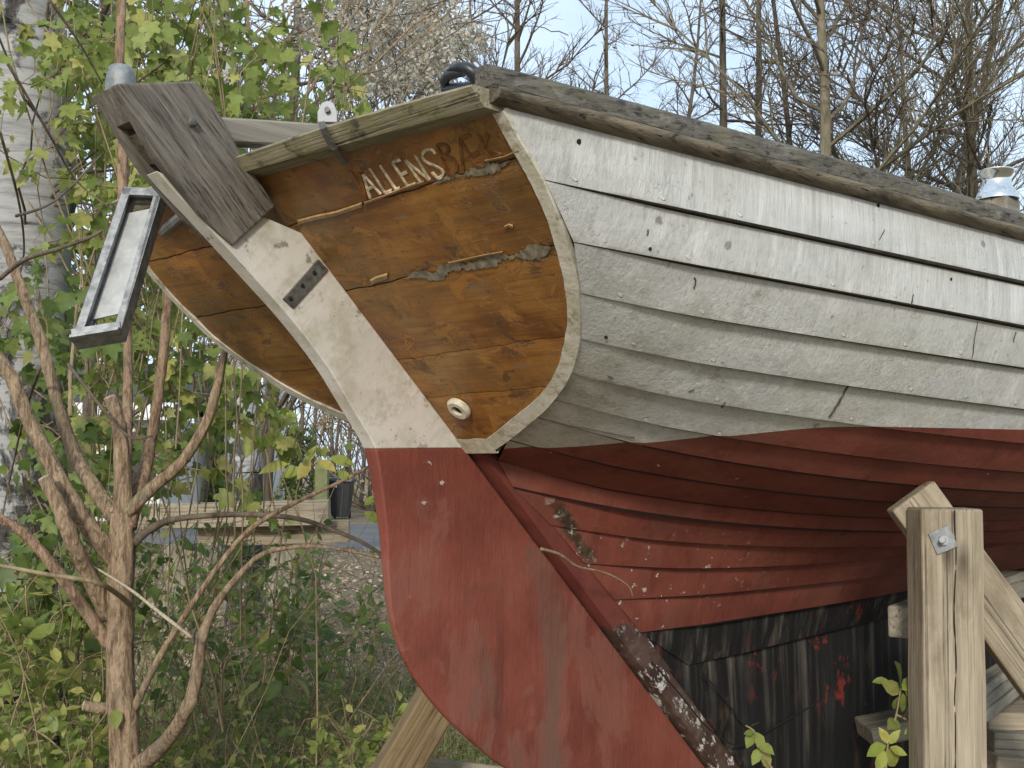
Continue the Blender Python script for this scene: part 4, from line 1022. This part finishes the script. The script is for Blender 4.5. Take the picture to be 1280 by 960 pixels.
def tree(name, label, px, w_, H, r0, seed, bark='treebark', twigm='twig', group='bare trees behind the boat', leafn=0, leafm='brownleaf', lsz=.05, **kw):
    b = U(px, 580, w_); b.z = 0
    root = empty(name, T(b), label, 'tree', group)
    tr_, cr_, tips = tree_segs(b, H, r0, seed, **kw)
    link('trunk', tubes_mesh('trunk', tr_, 10), M[bark], root, Matrix.Identity(4)); link('crown', tubes_mesh('crown', cr_, 3), M[twigm], root, Matrix.Identity(4))
    if leafn:
        tp = np.array([tuple(t) for t in tips]); c = tp[rng.integers(0, len(tp), leafn)] + rng.normal(0, .12, (leafn, 3))
        link('foliage', leaves_mesh('foliage', c, rdir(leafn, (0, 0, -.5)), rdir(leafn), rng.uniform(.6, 1.3, leafn) * lsz, SM), M[leafm], root, Matrix.Identity(4))
    return root
NT_ = 0
tree('bare_tree', 'straight slender dark trunk with short side twigs, leftmost of the close group above the rail', 915, 17, 13, .085, 3, clear=.12, nb=34, blen=.20, up=.1, droop=.06, crook=.012, dens=6)
tree('bare_tree', 'thin dark trunk just right of the straight slender one above the rail', 946, 18.5, 13, .085, 5, clear=.12, nb=30, blen=.2, up=.15, droop=.05, crook=.02, dens=6)
tree('bare_tree', 'crooked thin trunk between the dark pair and the pale forked tree', 1006, 17.5, 12, .065, 8, clear=.15, nb=28, blen=.22, up=.4, crook=.035, lean=(.02, 0), dens=6)
tree('bare_tree', 'pale mossy tree with long boughs spreading to the right above the rail', 1036, 14, 10, .11, 13, 'treebark2', 'treebark2', clear=.2, nb=26, blen=.62, up=.6, crook=.035, lean=(.03, 0), dens=6, leafn=160, leafm='brownleaf', lsz=.06)
tree('bare_tree', 'wide branching bare tree at the right edge above the winch', 1240, 16, 11, .11, 21, clear=.18, nb=24, blen=.65, up=.45, dens=6, crook=.04)
tree('bare_tree', 'pale leaning tree second from the right edge with rising boughs', 1085, 15.5, 11, .085, 34, 'treebark2', 'treebark2', clear=.2, nb=20, blen=.45, up=.9, lean=(.2, .02), dens=6, leafn=90)
tree('birch_tree', 'fine twigged birch with drooping branches above the aft corner of the boat', 655, 19, 13, .10, 55, clear=.15, nb=28, blen=.3, up=.7, droop=.12, crook=.02, dens=6)
tree('birch_tree', 'thin birch with hanging twigs in the gap right of the aft corner', 745, 24, 14, .10, 56, clear=.15, nb=28, blen=.28, up=.6, droop=.14, dens=6)
tree('birch_tree', 'far birch with hanging twigs left of the dark trunks', 845, 27, 14, .10, 57, clear=.12, nb=30, blen=.28, up=.6, droop=.12, dens=6)
tree('bare_tree', 'bare bushy tree behind the clematis above the tiller', 520, 15, 11, .08, 61, clear=.1, nb=30, blen=.35, up=.8, dens=6)
tree('bare_tree', 'bare tree behind the vine between birch and rudder head', 330, 16, 12, .11, 62, clear=.1, nb=26, blen=.35, up=.7, dens=6)
tree('bare_tree', 'bare tree far behind the pale boughs toward the right', 1160, 26, 14, .11, 63, clear=.1, nb=30, blen=.32, up=.6, dens=6)
tree('bare_tree', 'bare tree behind the birch trunk at the left edge', 110, 18, 13, .12, 64, clear=.1, nb=26, blen=.35, up=.6, dens=6)
# far wood
sg = []
for i in range(6500):
    x = random.uniform(-34, 42); y = random.uniform(34, 56); h = random.uniform(3, 9) * (1 if random.random() < .7 else 1.4) ; b = Vector((x, y, 0)); l = Vector((random.gauss(0, .1), random.gauss(0, .1), 1))
    p = b + l * h * random.uniform(.0, .75)
    q = p + (l + Vector((random.gauss(0, .5), random.gauss(0, .4), .1))) * random.uniform(.8, 2.6); sg.append((*p, *q, random.uniform(.012, .035), .006))
for i in range(260):
    x = random.uniform(-34, 40); y = random.uniform(36, 56); sg.append((x, y, 0, x + random.gauss(0, .5), y, random.uniform(7, 12), .09, .03))
tag(link('distant_wood', tubes_mesh('distant_wood', sg, 3), M['twig']), 'bare brown woodland far behind the boat', kind='stuff')
def bush(name, label, cx, w_, wd, H, n, lsz, mat, cat='bush', group=None, dp=None):
    b = U(cx, 580, w_); b.z = 0; root = empty(name, T(b), label, cat, group); cl = []
    dp = dp or wd * .6
    for i in range(max(6, n // 130)):
        a = random.uniform(0, 6.28); rr = math.sqrt(random.random()); cl.append((b.x + math.cos(a) * rr * wd / 2, w_ + math.sin(a) * rr * dp / 2, random.uniform(.12, .96) * H * (1 - .35 * rr * rr), random.uniform(.10, .26) * min(wd, H)))
    cl = np.array(cl); k = rng.integers(0, len(cl), n); c = cl[k, :3] + unit(rng.normal(0, 1, (n, 3))) * (cl[k, 3] * rng.uniform(.3, 1.1, n))[:, None]; c[:, 2] = np.abs(c[:, 2])
    link('foliage', leaves_mesh('foliage', c, rdir(n, (0, 0, .1)), rdir(n, (0, -.5, .6)), rng.uniform(.6, 1.3, n) * lsz, SM), M[mat], root, Matrix.Identity(4))
    s_ = [(*b, *(cl[i, :3]), .03, .008) for i in range(len(cl))]; link('stem', tubes_mesh('stem', s_, 4), M['twig'], root, Matrix.Identity(4))
bush('evergreen_bush', 'dark evergreen bush beside the white shed across the road', 352, 33, 2.1, 3.2, 2600, .13, 'leafd')
bush('hedge', 'brownish autumn hedge behind the rubbish bin', 470, 35, 7, 3.2, 4200, .14, 'straw')
bush('hedge', 'green hedge left of the brown one across the road', 250, 31, 6, 2.4, 3000, .14, 'leafd')
bush('hedge', 'brown and green hedge far behind the left trunk', 30, 30, 6, 3.0, 2600, .14, 'leafd')

# ------------------------------------------------------------------ birch at the left edge
def crook_tube(mb, P, R, n=12, jit=.004, sub=5):
    Q = crom(P, sub); m = len(Q); r = np.interp(np.linspace(0, 1, m), np.linspace(0, 1, len(R)), R)
    Q = [q + np.array([random.gauss(0, jit), random.gauss(0, jit), 0]) for q in Q]
    mb.tube(Q, [a * random.uniform(.965, 1.035) for a in r], n); return Q
wB = 4.3
bb = U(22, 1069, wB); bb.z = 0
birch = empty('birch_tree', T(bb), 'thick white birch trunk with black scarred bark at the left edge', 'tree')
mb = MB(); crook_tube(mb, [bb, U(20, 800, wB), U(24, 600, wB), U(26, 400, wB), U(32, 250, wB), U(30, 100, wB), U(20, -60, wB), U(10, -400, wB), U(0, -900, wB)], [.21, .165, .165, .17, .175, .165, .15, .13, .09], 20, .006, 6)
mb.build('trunk', M['birch'], birch, Matrix.Identity(4), True)
sg = []
for i in range(26):
    y0 = random.uniform(-200, 300); p = Vector(U(random.uniform(10, 70), y0, wB - .1)); d = Vector((random.uniform(-.2, 1.0), random.uniform(-.4, .4), random.uniform(-.2, .9))).normalized()
    sg = []
    for k in range(7):
        q = p + d * .14; sg.append((*p, *q, .006 - .0007 * k, .0053 - .0007 * k)); p = q; d = (d + Vector((random.gauss(0, .2), random.gauss(0, .2), random.gauss(0, .2)))).normalized()
    link('branch', tubes_mesh('branch', sg, 5), M['twig'], birch, Matrix.Identity(4))
tree('birch_tree', 'second white birch trunk seen through leaves right of the rudder head', 308, 9.5, 11, .15, 71, 'birch', 'twig', group='birches', clear=.35, nb=18, blen=.3, up=.5, droop=.1, dens=4)

# ------------------------------------------------------------------ pruned shrub left of the rudder
wS = 3.0
sb_ = U(160, 1280, wS); sb_.z = 0
shrub = empty('pruned_shrub', T(sb_), 'many stemmed shrub with sawn off brown branches left of the red rudder', 'shrub')
def stem(name, pts, R, mat='bark', parent=shrub, cut=False, n=10, dw=0.0):
    P = []
    for i, p in enumerate(pts):
        P.append(U(p[0], p[1], wS + dw * min(1, len(P) / 2)))
    mb = MB(); Q = crook_tube(mb, P, [r * .8 * wS / F for r in R], n, .028 * max(R) * wS / F, 5); o = mb.build(name, M[mat], parent, Matrix.Identity(4), True)
    if cut:
        a, b = Vector(Q[-1]), Vector(Q[-2]); cmb = MB(); Mx = T(a + (a - b).normalized() * .001) @ (a - b).to_track_quat('Z', 'Y').to_matrix().to_4x4(); r = R[-1] * .8 * wS / F
        cmb.lathe([(r * 1.0, -.003), (r * 1.0, 0), (r * .9, .0012), (0, .0008)], Mx, 14); cmb.build('cut_end', M['cut'], o, Matrix.Identity(4))
    return o
stem('trunk', [(160, 1290), (160, 1100), (158, 960), (152, 860), (150, 770), (151, 690), (152, 640)], [30, 27, 24, 22, 21, 21, 17])
stem('branch', [(150, 690), (154, 620), (152, 560), (146, 520), (138, 497)], [18, 15, 12, 11, 10], cut=True)
stem('branch', [(160, 640), (190, 610), (225, 580), (255, 535), (270, 490), (276, 462), (281, 438)], [11, 10, 9, 8, 7.5, 7, 6], dw=.0, cut=True)
stem('branch', [(160, 660), (176, 605), (188, 555), (200, 480), (206, 420), (209, 365), (206, 300)], [13, 12, 10, 8, 8, 7, 6], 'barkr', dw=.12)
stem('branch', [(152, 640), (158, 560), (160, 470), (158, 400), (152, 300), (153, 200), (149, 90), (155, -40)], [10, 9, 8, 8, 9, 9, 8, 7], 'barkr', dw=.25)
stem('branch', [(146, 700), (118, 668), (88, 625), (58, 568), (30, 510), (10, 465), (-25, 420)], [17, 15, 14, 12, 11, 11, 10], dw=-.05)
stem('branch', [(146, 650), (115, 605), (92, 565), (72, 505), (52, 430), (30, 370), (8, 310), (-12, 270)], [14, 12, 11, 10, 10, 9, 8, 7], dw=.12)
stem('branch', [(136, 770), (108, 712), (88, 670), (70, 625), (56, 597)], [14, 12, 12, 11, 10], cut=True, dw=-.12)
stem('branch', [(140, 810), (105, 760), (70, 712), (35, 672), (5, 650), (-40, 630)], [11, 10, 9, 8, 7, 6], 'barkr', dw=-.05)
stem('branch', [(165, 965), (205, 930), (232, 890), (245, 850), (252, 800), (268, 760), (300, 718), (335, 690), (400, 683), (478, 697)], [15, 12, 10, 9, 8, 6, 4.5, 3.6, 3, 2.4], 'bark', dw=-.25)
stem('branch', [(166, 680), (190, 660), (225, 648), (300, 643), (370, 648), (420, 664), (460, 682), (500, 712)], [8, 6.5, 5, 4.5, 4, 3.5, 3, 2.2], 'twig', dw=.1)
stem('branch', [(165, 890), (200, 820), (232, 768), (270, 712), (312, 662), (370, 628), (430, 600), (500, 562)], [7, 5, 4.5, 4.2, 4, 3.2, 2.6, 2], 'bark', dw=-.05)
stem('branch', [(112, 705), (160, 735), (205, 770), (240, 797)], [1.4, 2.2, 2.6, 2.6], 'cut', dw=-.35, n=8)
stem('branch', [(166, 760), (150, 745), (120, 728), (60, 718), (-10, 705)], [4.5, 4, 3.5, 3, 2.6], 'vine', dw=-.3)
stem('branch', [(160, 880), (130, 885), (105, 882)], [10, 9, 8], cut=True)
stem('branch', [(88, 520), (88, 470), (92, 430), (96, 380)], [3.5, 3.2, 3, 2.5], 'vine', dw=.2)
stem('branch', [(85, 455), (120, 500), (160, 545), (190, 545)], [3, 2.4, 2, 1.6], 'twig', dw=-.1)
stem('branch', [(0, 348), (30, 325), (70, 312), (110, 298), (128, 288)], [4, 3.6, 3.2, 2.6, 2], 'twig', dw=-.15)
for pts in ([(0, 165), (25, 260), (28, 330), (0, 400)], [(10, 80), (60, 165), (95, 225), (140, 262)], [(62, 0), (100, 55), (128, 105)], [(20, 270), (70, 250), (130, 190)], [(50, 460), (30, 520), (12, 600), (0, 660)]):
    stem('branch', pts, [2.6, 2.2, 1.8, 1.5], 'twig', dw=random.uniform(.1, .6), n=6)

# ------------------------------------------------------------------ climbing vine, clematis, seedlings, weeds
def inpoly(n, rects):
    out_ = []; ar_ = np.array([(r[2] - r[0]) * (r[3] - r[1]) * r[6] for r in rects]); ar_ = ar_ / ar_.sum()
    for r, k in zip(rects, rng.multinomial(n, ar_)):
        px = rng.uniform(r[0], r[2], k); py = rng.uniform(r[1], r[3], k); w_ = rng.uniform(r[4], r[5], k); d = rays(np.stack([px, py], 1)); d = d / d[:, 1:2] * w_[:, None]; d[:, 2] += CZ; out_.append(d)
    return np.concatenate(out_)
def clump(c, n, sp):
    return c[rng.integers(0, len(c), n)] + rng.normal(0, sp, (n, 3))
vb = U(250, 580, 4.2); vb.z = 0
vine = empty('climbing_vine', T(vb), 'leafy green climbing vine hanging over the shrub behind the rudder head', 'climber')
c0_ = inpoly(165, [(30, -30, 330, 120, 3.5, 5.0, 1.1), (85, 100, 200, 330, 3.5, 4.8, 1.2), (190, 40, 440, 140, 4.0, 5.2, .7), (90, 320, 330, 470, 3.6, 4.8, .7), (200, 440, 300, 590, 3.7, 4.8, .5)])
def strands(starts, L, step, lsz, bias, jit=.25, per=2, off=.03, r0=.0022, lprob=1.0):
    sg, C, Dd, Nn, Sz = [], [], [], [], []
    for p in starts:
        p = Vector(p); d = (Vector(bias) + Vector((random.gauss(0, .5), random.gauss(0, .35), random.gauss(0, .45)))).normalized(); k = max(3, int(random.uniform(*L) / step)); r = r0 * random.uniform(.7, 1.3)
        for j in range(k):
            q = p + d * step; sg.append((*p, *q, r, r * .95)); r = max(.0006, r * .95); f = j / k
            for m_ in range(per):
                if random.random() > lprob: continue
                o = Vector((random.gauss(0, 1), random.gauss(0, 1), random.gauss(0, .6))).normalized(); t0 = p.lerp(q, random.random()); t1 = t0 + o * off * random.uniform(.5, 1.3); sg.append((*t0, *t1, .0009, .0006))
                C.append(t1); Dd.append(o * .6 + Vector((0, 0, -.55)) + d * .2); Nn.append((random.gauss(.2, .4), -.75 + random.gauss(0, .4), .75 + random.gauss(0, .4))); Sz.append(random.uniform(*lsz) * (1.1 - .55 * f))
            p = q; d = (d + Vector((random.gauss(0, jit), random.gauss(0, jit), random.gauss(0, jit) - .05))).normalized()
    return sg, np.array(C), np.array(Dd), np.array(Nn), np.array(Sz)
c0_ = c0_[c0_[:, 1] > 3.35]
sgv, C_, Dd_, Nn_, Sz_ = strands(list(c0_), (.25, .7), .055, (.035, .075), (.1, 0, -.35))
link('foliage', leaves_mesh('foliage', C_, Dd_, Nn_, Sz_, LB, curl=.5), M['leaf'], vine, Matrix.Identity(4))
c = inpoly(110, [(5, 330, 95, 760, 3.4, 3.95, 1.3), (80, 430, 300, 610, 4.2, 5.6, 1), (60, 150, 420, 430, 4.6, 6.0, .45)])
sg2, C_, Dd_, Nn_, Sz_ = strands(list(c), (.2, .6), .055, (.035, .07), (.1, 0, -.3))
link('foliage', leaves_mesh('foliage', C_, Dd_, Nn_, Sz_, LB, curl=.5), M['leafd'], vine, Matrix.Identity(4))
link('stem', tubes_mesh('stem', sgv + sg2, 4), M['vine'], vine, Matrix.Identity(4))['kind'] = 'stuff'
sg = []
for i in range(80):
    px = random.uniform(60, 350); p = Vector(U(px, random.uniform(350, 950), random.uniform(3.6, 5.0))); d = Vector((random.gauss(.05, .22), random.gauss(0, .12), 1)).normalized(); r = random.uniform(.0018, .0045)
    for k in range(random.randint(9, 20)):
        q = p + d * .14; sg.append((*p, *q, r, r * .96)); r *= .96; p = q; d = (d + Vector((random.gauss(0, .09), random.gauss(0, .08), .02))).normalized()
link('stem', tubes_mesh('stem', sg, 5), M['vine'], vine, Matrix.Identity(4))['kind'] = 'stuff'
for a, b, r in (((385, -40), (330, 90), 3), ((470, -30), (370, 130), 4), ((500, 0), (410, 110), 4), ((545, 10), (400, 140), 3.5), ((300, -20), (318, 150), 6), ((375, -20), (345, 125), 3), ((250, -20), (240, 100), 4), ((440, -20), (385, 110), 3), ((355, -10), (268, 110), 2.4), ((400, 30), (320, 140), 2.6), ((175, -20), (160, 90), 3), ((215, -20), (200, 105), 3), ((95, -30), (130, 105), 3), ((600, -20), (470, 90), 2.5)):
    w_ = random.uniform(4.6, 5.6); p, q = U(*a, w_), U(*b, w_ - .2); P = [p.lerp(q, t) + Vector((random.gauss(0, .02), 0, random.gauss(0, .02))) for t in np.linspace(0, 1.25, 8)]; sg = poly_segs(P, [r * w_ / F * .5 * (1.15 - .3 * (1 - i / 7)) for i in range(8)])
    for k in range(4):
        s0_ = p.lerp(q, random.random()); e = s0_ + Vector((random.gauss(0, .12), random.gauss(0, .1), random.uniform(0, .25))); sg.append((*s0_, *e, .0024, .0012))
    link('branch', tubes_mesh('branch', sg, 6), M['bark'], vine, Matrix.Identity(4))
cb = U(510, 580, 7); cb.z = 0
clem = empty('clematis', T(cb), 'clematis with pale fluffy seed heads above the transom board', 'climber')
c = inpoly(260, [(415, -30, 560, 120, 6, 8, 1), (540, 20, 605, 90, 6, 8, .7), (360, -20, 420, 60, 6, 7.5, .4)])
n = 15000; k = rng.integers(0, len(c), n); cc_ = c[k] + rng.normal(0, .036, (n, 3))
link('seed_heads', leaves_mesh('seed_heads', cc_, rdir(n), rdir(n), rng.uniform(.014, .042, n), SM), M['fluff'], clem, Matrix.Identity(4))
sg = []
for i in range(150):
    p = Vector(c[random.randrange(len(c))]); d = Vector((random.gauss(0, .5), random.gauss(0, .3), random.gauss(-.2, .6))).normalized()
    for k in range(8): q = p + d * .1; sg.append((*p, *q, .0035, .003)); p = q; d = (d + Vector((random.gauss(0, .2), random.gauss(0, .2), random.gauss(-.03, .2)))).normalized()
for i in range(4):
    p = Vector((U(random.uniform(500, 620), 580, 7).x, 7 + random.uniform(-.5, .5), 0)); q = Vector(c[random.randrange(len(c))]); sg += poly_segs([p, p.lerp(q, .4) + Vector((.1, 0, .2)), q], [.012, .009, .005])
link('stem', tubes_mesh('stem', sg, 4), M['twig'], clem, Matrix.Identity(4))

def sprig(name, label, stems, lv, mat, w_, group=None, lo=.03):
    b = U(*stems[0][0], w_); b.z = 0; root = empty(name, T(b), label, 'seedling', group); sg = []
    for st_ in stems:
        P = [U(x, y, w_) for x, y in st_]; P = crom(P, 4); sg += poly_segs(P, list(np.linspace(.0032, .0018, len(P))))
    p0 = Vector(sg[0][:3]); g_ = Vector((p0.x, p0.y, 0)); sg += poly_segs([g_, g_.lerp(p0, .5) + Vector((.01, .01, 0)), p0], [.004, .0036, .0032])
    link('stem', tubes_mesh('stem', sg, 6), M['vine'], root, Matrix.Identity(4))
    C, Dd, S_ = [], [], []
    for (x0, y0, x1, y1) in lv:
        a, b_ = U(x0, y0, w_ + random.uniform(-.02, .02)), U(x1, y1, w_ + random.uniform(-.05, .03)); C.append(a); Dd.append(b_ - a); S_.append((b_ - a).length)
    n = len(C); link('leaves', leaves_mesh('leaves', np.array(C), np.array(Dd), rdir(n, (.1, -1, .6), .25), S_, OV, curl=.15), M[mat], root, Matrix.Identity(4))
sprig('seedling', 'small hanging green seedling in front of the black keel left of the post', [[(968, 965), (952, 940), (943, 915), (932, 907)]], [(943, 912, 935, 935), (945, 915, 955, 940), (950, 935, 940, 957), (953, 938, 962, 962), (943, 915, 930, 918), (950, 930, 966, 940), (940, 908, 948, 903)], 'leaf', 2.6)
sprig('seedling', 'upright seedling with fresh green leaves against the keel beside the post', [[(1098, 1000), (1108, 940), (1120, 895), (1126, 860)], [(1120, 893), (1140, 905), (1152, 930)]], [(1126, 862, 1124, 826), (1127, 862, 1148, 848), (1126, 866, 1100, 852), (1128, 866, 1130, 892), (1131, 864, 1150, 880), (1124, 870, 1118, 890), (1110, 850, 1090, 852), (1140, 905, 1150, 922), (1142, 908, 1130, 918), (1122, 900, 1110, 912), (1126, 898, 1140, 890)], 'leaf', 2.6)
sprig('seedling', 'bright yellow green seedling low in front of the keel beside the post', [[(1105, 1000), (1108, 950), (1110, 930)]], [(1108, 932, 1080, 942), (1110, 930, 1100, 908), (1112, 930, 1124, 912), (1110, 936, 1122, 960), (1106, 938, 1095, 964), (1112, 934, 1132, 945), (1146, 950, 1156, 925)], 'leafy', 2.55)
sprig('sapling', 'leafy sapling with large yellowing leaves in front of the timber stack', [[(395, 720), (378, 660), (370, 620), (382, 585), (395, 560)], [(378, 660), (355, 600), (345, 560), (335, 535)], [(382, 585), (410, 575), (440, 582)]],
      [(320, 530, 309, 574), (338, 534, 352, 570), (352, 520, 338, 512), (345, 520, 372, 517), (360, 580, 322, 585), (375, 585, 350, 595), (388, 575, 372, 600), (372, 560, 352, 545), (398, 575, 420, 590), (412, 572, 445, 580), (382, 580, 395, 555), (420, 590, 440, 600), (300, 552, 290, 535), (455, 640, 480, 655), (470, 620, 455, 632), (470, 625, 478, 612)], 'leafy', 4.2)
# weeds
def weeds(name, label, pts, L, step, lsz, mat, per=2, tpl_=OV, off=.02, lprob=.9):
    st_ = [(p[0], p[1], max(0, p[2] - .12)) for p in pts]
    sg, C_, Dd_, Nn_, Sz_ = strands(st_, L, step, lsz, (.05, 0, 1.3), .2, per, off, .0024, lprob)
    o = tag(link(name, leaves_mesh(name, C_, Dd_ + np.array([0, 0, .25]), Nn_ + np.array([0, .3, .5]), Sz_, tpl_, curl=.4), M[mat]), label, kind='stuff')
    tag(link('weed_stems', tubes_mesh('weed_stems', sg, 4), M['vine']), 'thin stems of the low weeds', kind='stuff')
weeds('ground_cover', 'fresh green weeds at the foot of the shrub', inpoly(330, [(-30, 740, 125, 1010, 2.9, 4.2, 1.9), (100, 900, 230, 1010, 3.2, 4.6, .5), (410, 880, 540, 1000, 3.6, 4.8, 1.2), (230, 900, 430, 1010, 3.8, 5.2, .9)]), (.12, .3), .04, (.03, .07), 'leaf')
weeds('undergrowth', 'dark green brambles and nettles behind the shrub', inpoly(215, [(170, 690, 400, 850, 4.2, 7, 1.5), (300, 740, 480, 900, 4.6, 7.5, .8), (0, 660, 160, 830, 3.8, 6, .7), (220, 850, 470, 1000, 4.4, 7, .6)]), (.2, .5), .06, (.04, .09), 'leafd')
# dry stalks and grass
def blades(n, xr, yr, hr, wr, seed):
    rg = np.random.default_rng(seed); y = yr[0] + (yr[1] - yr[0]) * rg.random(n) ** 1.2; px = rg.uniform(xr[0], xr[1], n); x = (px - 640) / F * y
    h = rg.uniform(hr[0], hr[1], n); wd = rg.uniform(wr[0], wr[1], n); az = rg.uniform(0, 6.283, n); ln = rg.uniform(.05, .6, n) * h; V = []; 
    b = np.stack([x, y, np.zeros(n)], 1); d = np.stack([np.cos(az), np.sin(az), np.zeros(n)], 1); s_ = np.stack([-np.sin(az + rg.normal(0, .6, n)), np.cos(az), np.zeros(n)], 1)
    vs = []
    for f in (0, .35, .7, 1.0):
        c_ = b + d * (ln * f * f)[:, None]; c_[:, 2] = h * f * (1 - .18 * f); wv = (wd * (1 - f * .85))[:, None] * s_; vs += [c_ - wv, c_ + wv]
    V = np.stack(vs, 1).reshape(-1, 3); q = np.array([(0, 1, 3, 2), (2, 3, 5, 4), (4, 5, 7, 6)]); Fq = (q[None] + (np.arange(n) * 8)[:, None, None]).reshape(-1, 4)
    tn = np.concatenate([rg.uniform(0, 1, (n, 3)), np.ones((n, 1))], 1)[:, None].repeat(8, 1).reshape(-1, 4); return raw_mesh('blades', V, Fq, tn)
tag(link('dry_grass', blades(6500, (-80, 640), (3.6, 12), (.06, .30), (.0014, .0036), 3), M['straw']), 'dry straw coloured grass and stalks', kind='stuff')
tag(link('green_grass', blades(9000, (-80, 720), (3.6, 7.5), (.10, .42), (.0018, .0045), 4), M['grass']), 'tufts of green grass under the boat', kind='stuff')
sg = []
for i in range(95):
    y = random.uniform(2.7, 6.0); px = random.uniform(-20, 420) if i > 45 else random.uniform(30, 150); p = Vector(((px - 640) / F * y, y, 0)); d = Vector((random.gauss(0, .16), random.gauss(0, .1), 1)).normalized(); r = random.uniform(.0014, .0034); H_ = random.uniform(.7, 1.6); k = 9
    for j in range(k): q = p + d * H_ / k; sg.append((*p, *q, r, r * .9)); r *= .9; p = q; d = (d + Vector((random.gauss(.0, .13), random.gauss(0, .1), -.03))).normalized()
tag(link('dry_stalks', tubes_mesh('dry_stalks', sg, 5), M['vine']), 'tall dry stalks standing among the shrub stems', kind='stuff')
sg = []
for i in range(420):
    y = random.uniform(3.8, 10.0); px = random.uniform(180, 620); p = Vector(((px - 640) / F * y, y, random.uniform(.02, .3))); d = Vector((random.gauss(0, 1), random.gauss(0, .6), random.gauss(.1, .4))).normalized(); r = random.uniform(.0012, .003)
    for j in range(7): q = p + d * .11; sg.append((*p, *q, r, r * .92)); r *= .92; p = q; d = (d + Vector((random.gauss(0, .2), random.gauss(0, .2), random.gauss(-.03, .2)))).normalized()
for i in range(75):
    y = random.uniform(4.0, 7.5); px = random.uniform(150, 500); p = Vector(((px - 640) / F * y, y, 0)); az = random.uniform(0, 6.28); h_ = random.uniform(.35, 1.0); l_ = random.uniform(.5, 1.4); dv = Vector((math.cos(az), math.sin(az) * .5, 0)); r = random.uniform(.0018, .0045); k = 12; prev = p
    for j in range(1, k + 1):
        f = j / k; q = p + dv * l_ * f + Vector((random.gauss(0, .008), random.gauss(0, .008), h_ * math.sin(f * 2.4) + random.gauss(0, .008))); sg.append((*prev, *q, r * (1 - .7 * (j - 1) / k), r * (1 - .7 * f))); prev = q
tag(link('fallen_twigs', tubes_mesh('fallen_twigs', sg, 4), M['bark']), 'tangle of fallen twigs and bramble canes', kind='stuff')
n = 20000; y = 4 + 16 * rng.random(n) ** 1.3; x = (rng.uniform(-100, 900, n) - 640) / F * y
c = np.stack([x, y, rng.uniform(.015, .06, n)], 1)
tag(link('leaf_litter', leaves_mesh('leaf_litter', c, rdir(n, amt=1) * np.array([[1, 1, .25]]), rdir(n, (0, 0, 1.2), .45), rng.uniform(.03, .085, n), SM, curl=.4), M['litter']), 'fallen pale brown leaves on the ground', kind='stuff')
# loose bent twig caught in the rudder gap
lt = MB(); Q = onplane([(676, 686), (700, 693), (722, 708), (750, 714), (770, 722), (786, 733), (791, 746)], (0, 1, 0), .14); lt.tube([MB_BOAT @ Vector(B(*q)) for q in crom(Q, 4)], list(np.linspace(.0034, .0012, len(Q) * 4 - 3)), 7)
tag(lt.build('dry_twig', M['vine'], None, None, True), 'pale bent twig caught in the gap between rudder and hull', 'twig')
EXPO = 0.40
# ------------------------------------------------------------------ world, sun, camera
w = bpy.data.worlds.new('World'); SC.world = w; w.use_nodes = True; t = w.node_tree; t.nodes.clear()
out = t.nodes.new('ShaderNodeOutputWorld'); bg = t.nodes.new('ShaderNodeBackground'); sky = t.nodes.new('ShaderNodeTexSky')
sky.sky_type = 'NISHITA'; sky.sun_disc = False; SE, SA = R_(23), R_(190)     # azimuth clockwise from +Y
sky.sun_elevation = SE; sky.sun_rotation = SA; sky.air_density = 1.0; sky.dust_density = 2.0; sky.ozone_density = 1.0
co = t.nodes.new('ShaderNodeTexCoord'); mp = t.nodes.new('ShaderNodeMapping'); mp.inputs['Scale'].default_value = (1, 1, 2.5)
nz = t.nodes.new('ShaderNodeTexNoise'); nz.inputs['Scale'].default_value = 3.2; nz.inputs['Detail'].default_value = 7; nz.inputs['Roughness'].default_value = .55
rp = t.nodes.new('ShaderNodeValToRGB'); rp.color_ramp.elements[0].position = .38; rp.color_ramp.elements[1].position = .62
rp.color_ramp.elements[0].color = (.6, .6, .6, 1); rp.color_ramp.elements[1].color = (.95, .95, .95, 1)
mx = t.nodes.new('ShaderNodeMix'); mx.data_type = 'RGBA'; mx.inputs[7].default_value = (4.55, 5.5, 6.6, 1)
t.links.new(co.outputs['Generated'], mp.inputs[0]); t.links.new(mp.outputs[0], nz.inputs['Vector']); t.links.new(nz.outputs['Fac'], rp.inputs[0])
t.links.new(rp.outputs[0], mx.inputs[0]); t.links.new(sky.outputs[0], mx.inputs[6]); t.links.new(mx.outputs[2], bg.inputs[0])
bg.inputs[1].default_value = .15; t.links.new(bg.outputs[0], out.inputs[0])
sl = bpy.data.lights.new('sun', 'SUN'); sl.energy = 2.1; sl.angle = R_(7); sl.color = (1, .95, .87)
so = bpy.data.objects.new('sun', sl); COL.objects.link(so)
sd = Vector((math.sin(SA) * math.cos(SE), math.cos(SA) * math.cos(SE), math.sin(SE))); so.rotation_euler = sd.to_track_quat('Z', 'Y').to_euler(); so.location = sd * 40
cam = bpy.data.cameras.new('camera'); cam.sensor_width = 36; cam.lens = F / 1280 * 36; cam.clip_start = .05; cam.clip_end = 2000
camo = bpy.data.objects.new('camera', cam); COL.objects.link(camo); camo.location = (0, 0, CZ); camo.rotation_euler = (R_(90) + PIT, 0, 0)
SC.camera = camo
SC.view_settings.view_transform = 'Standard'; SC.view_settings.look = 'None'; SC.view_settings.gamma = 1; SC.view_settings.exposure = EXPO
SC.cycles.max_bounces = 8; SC.cycles.transparent_max_bounces = 8
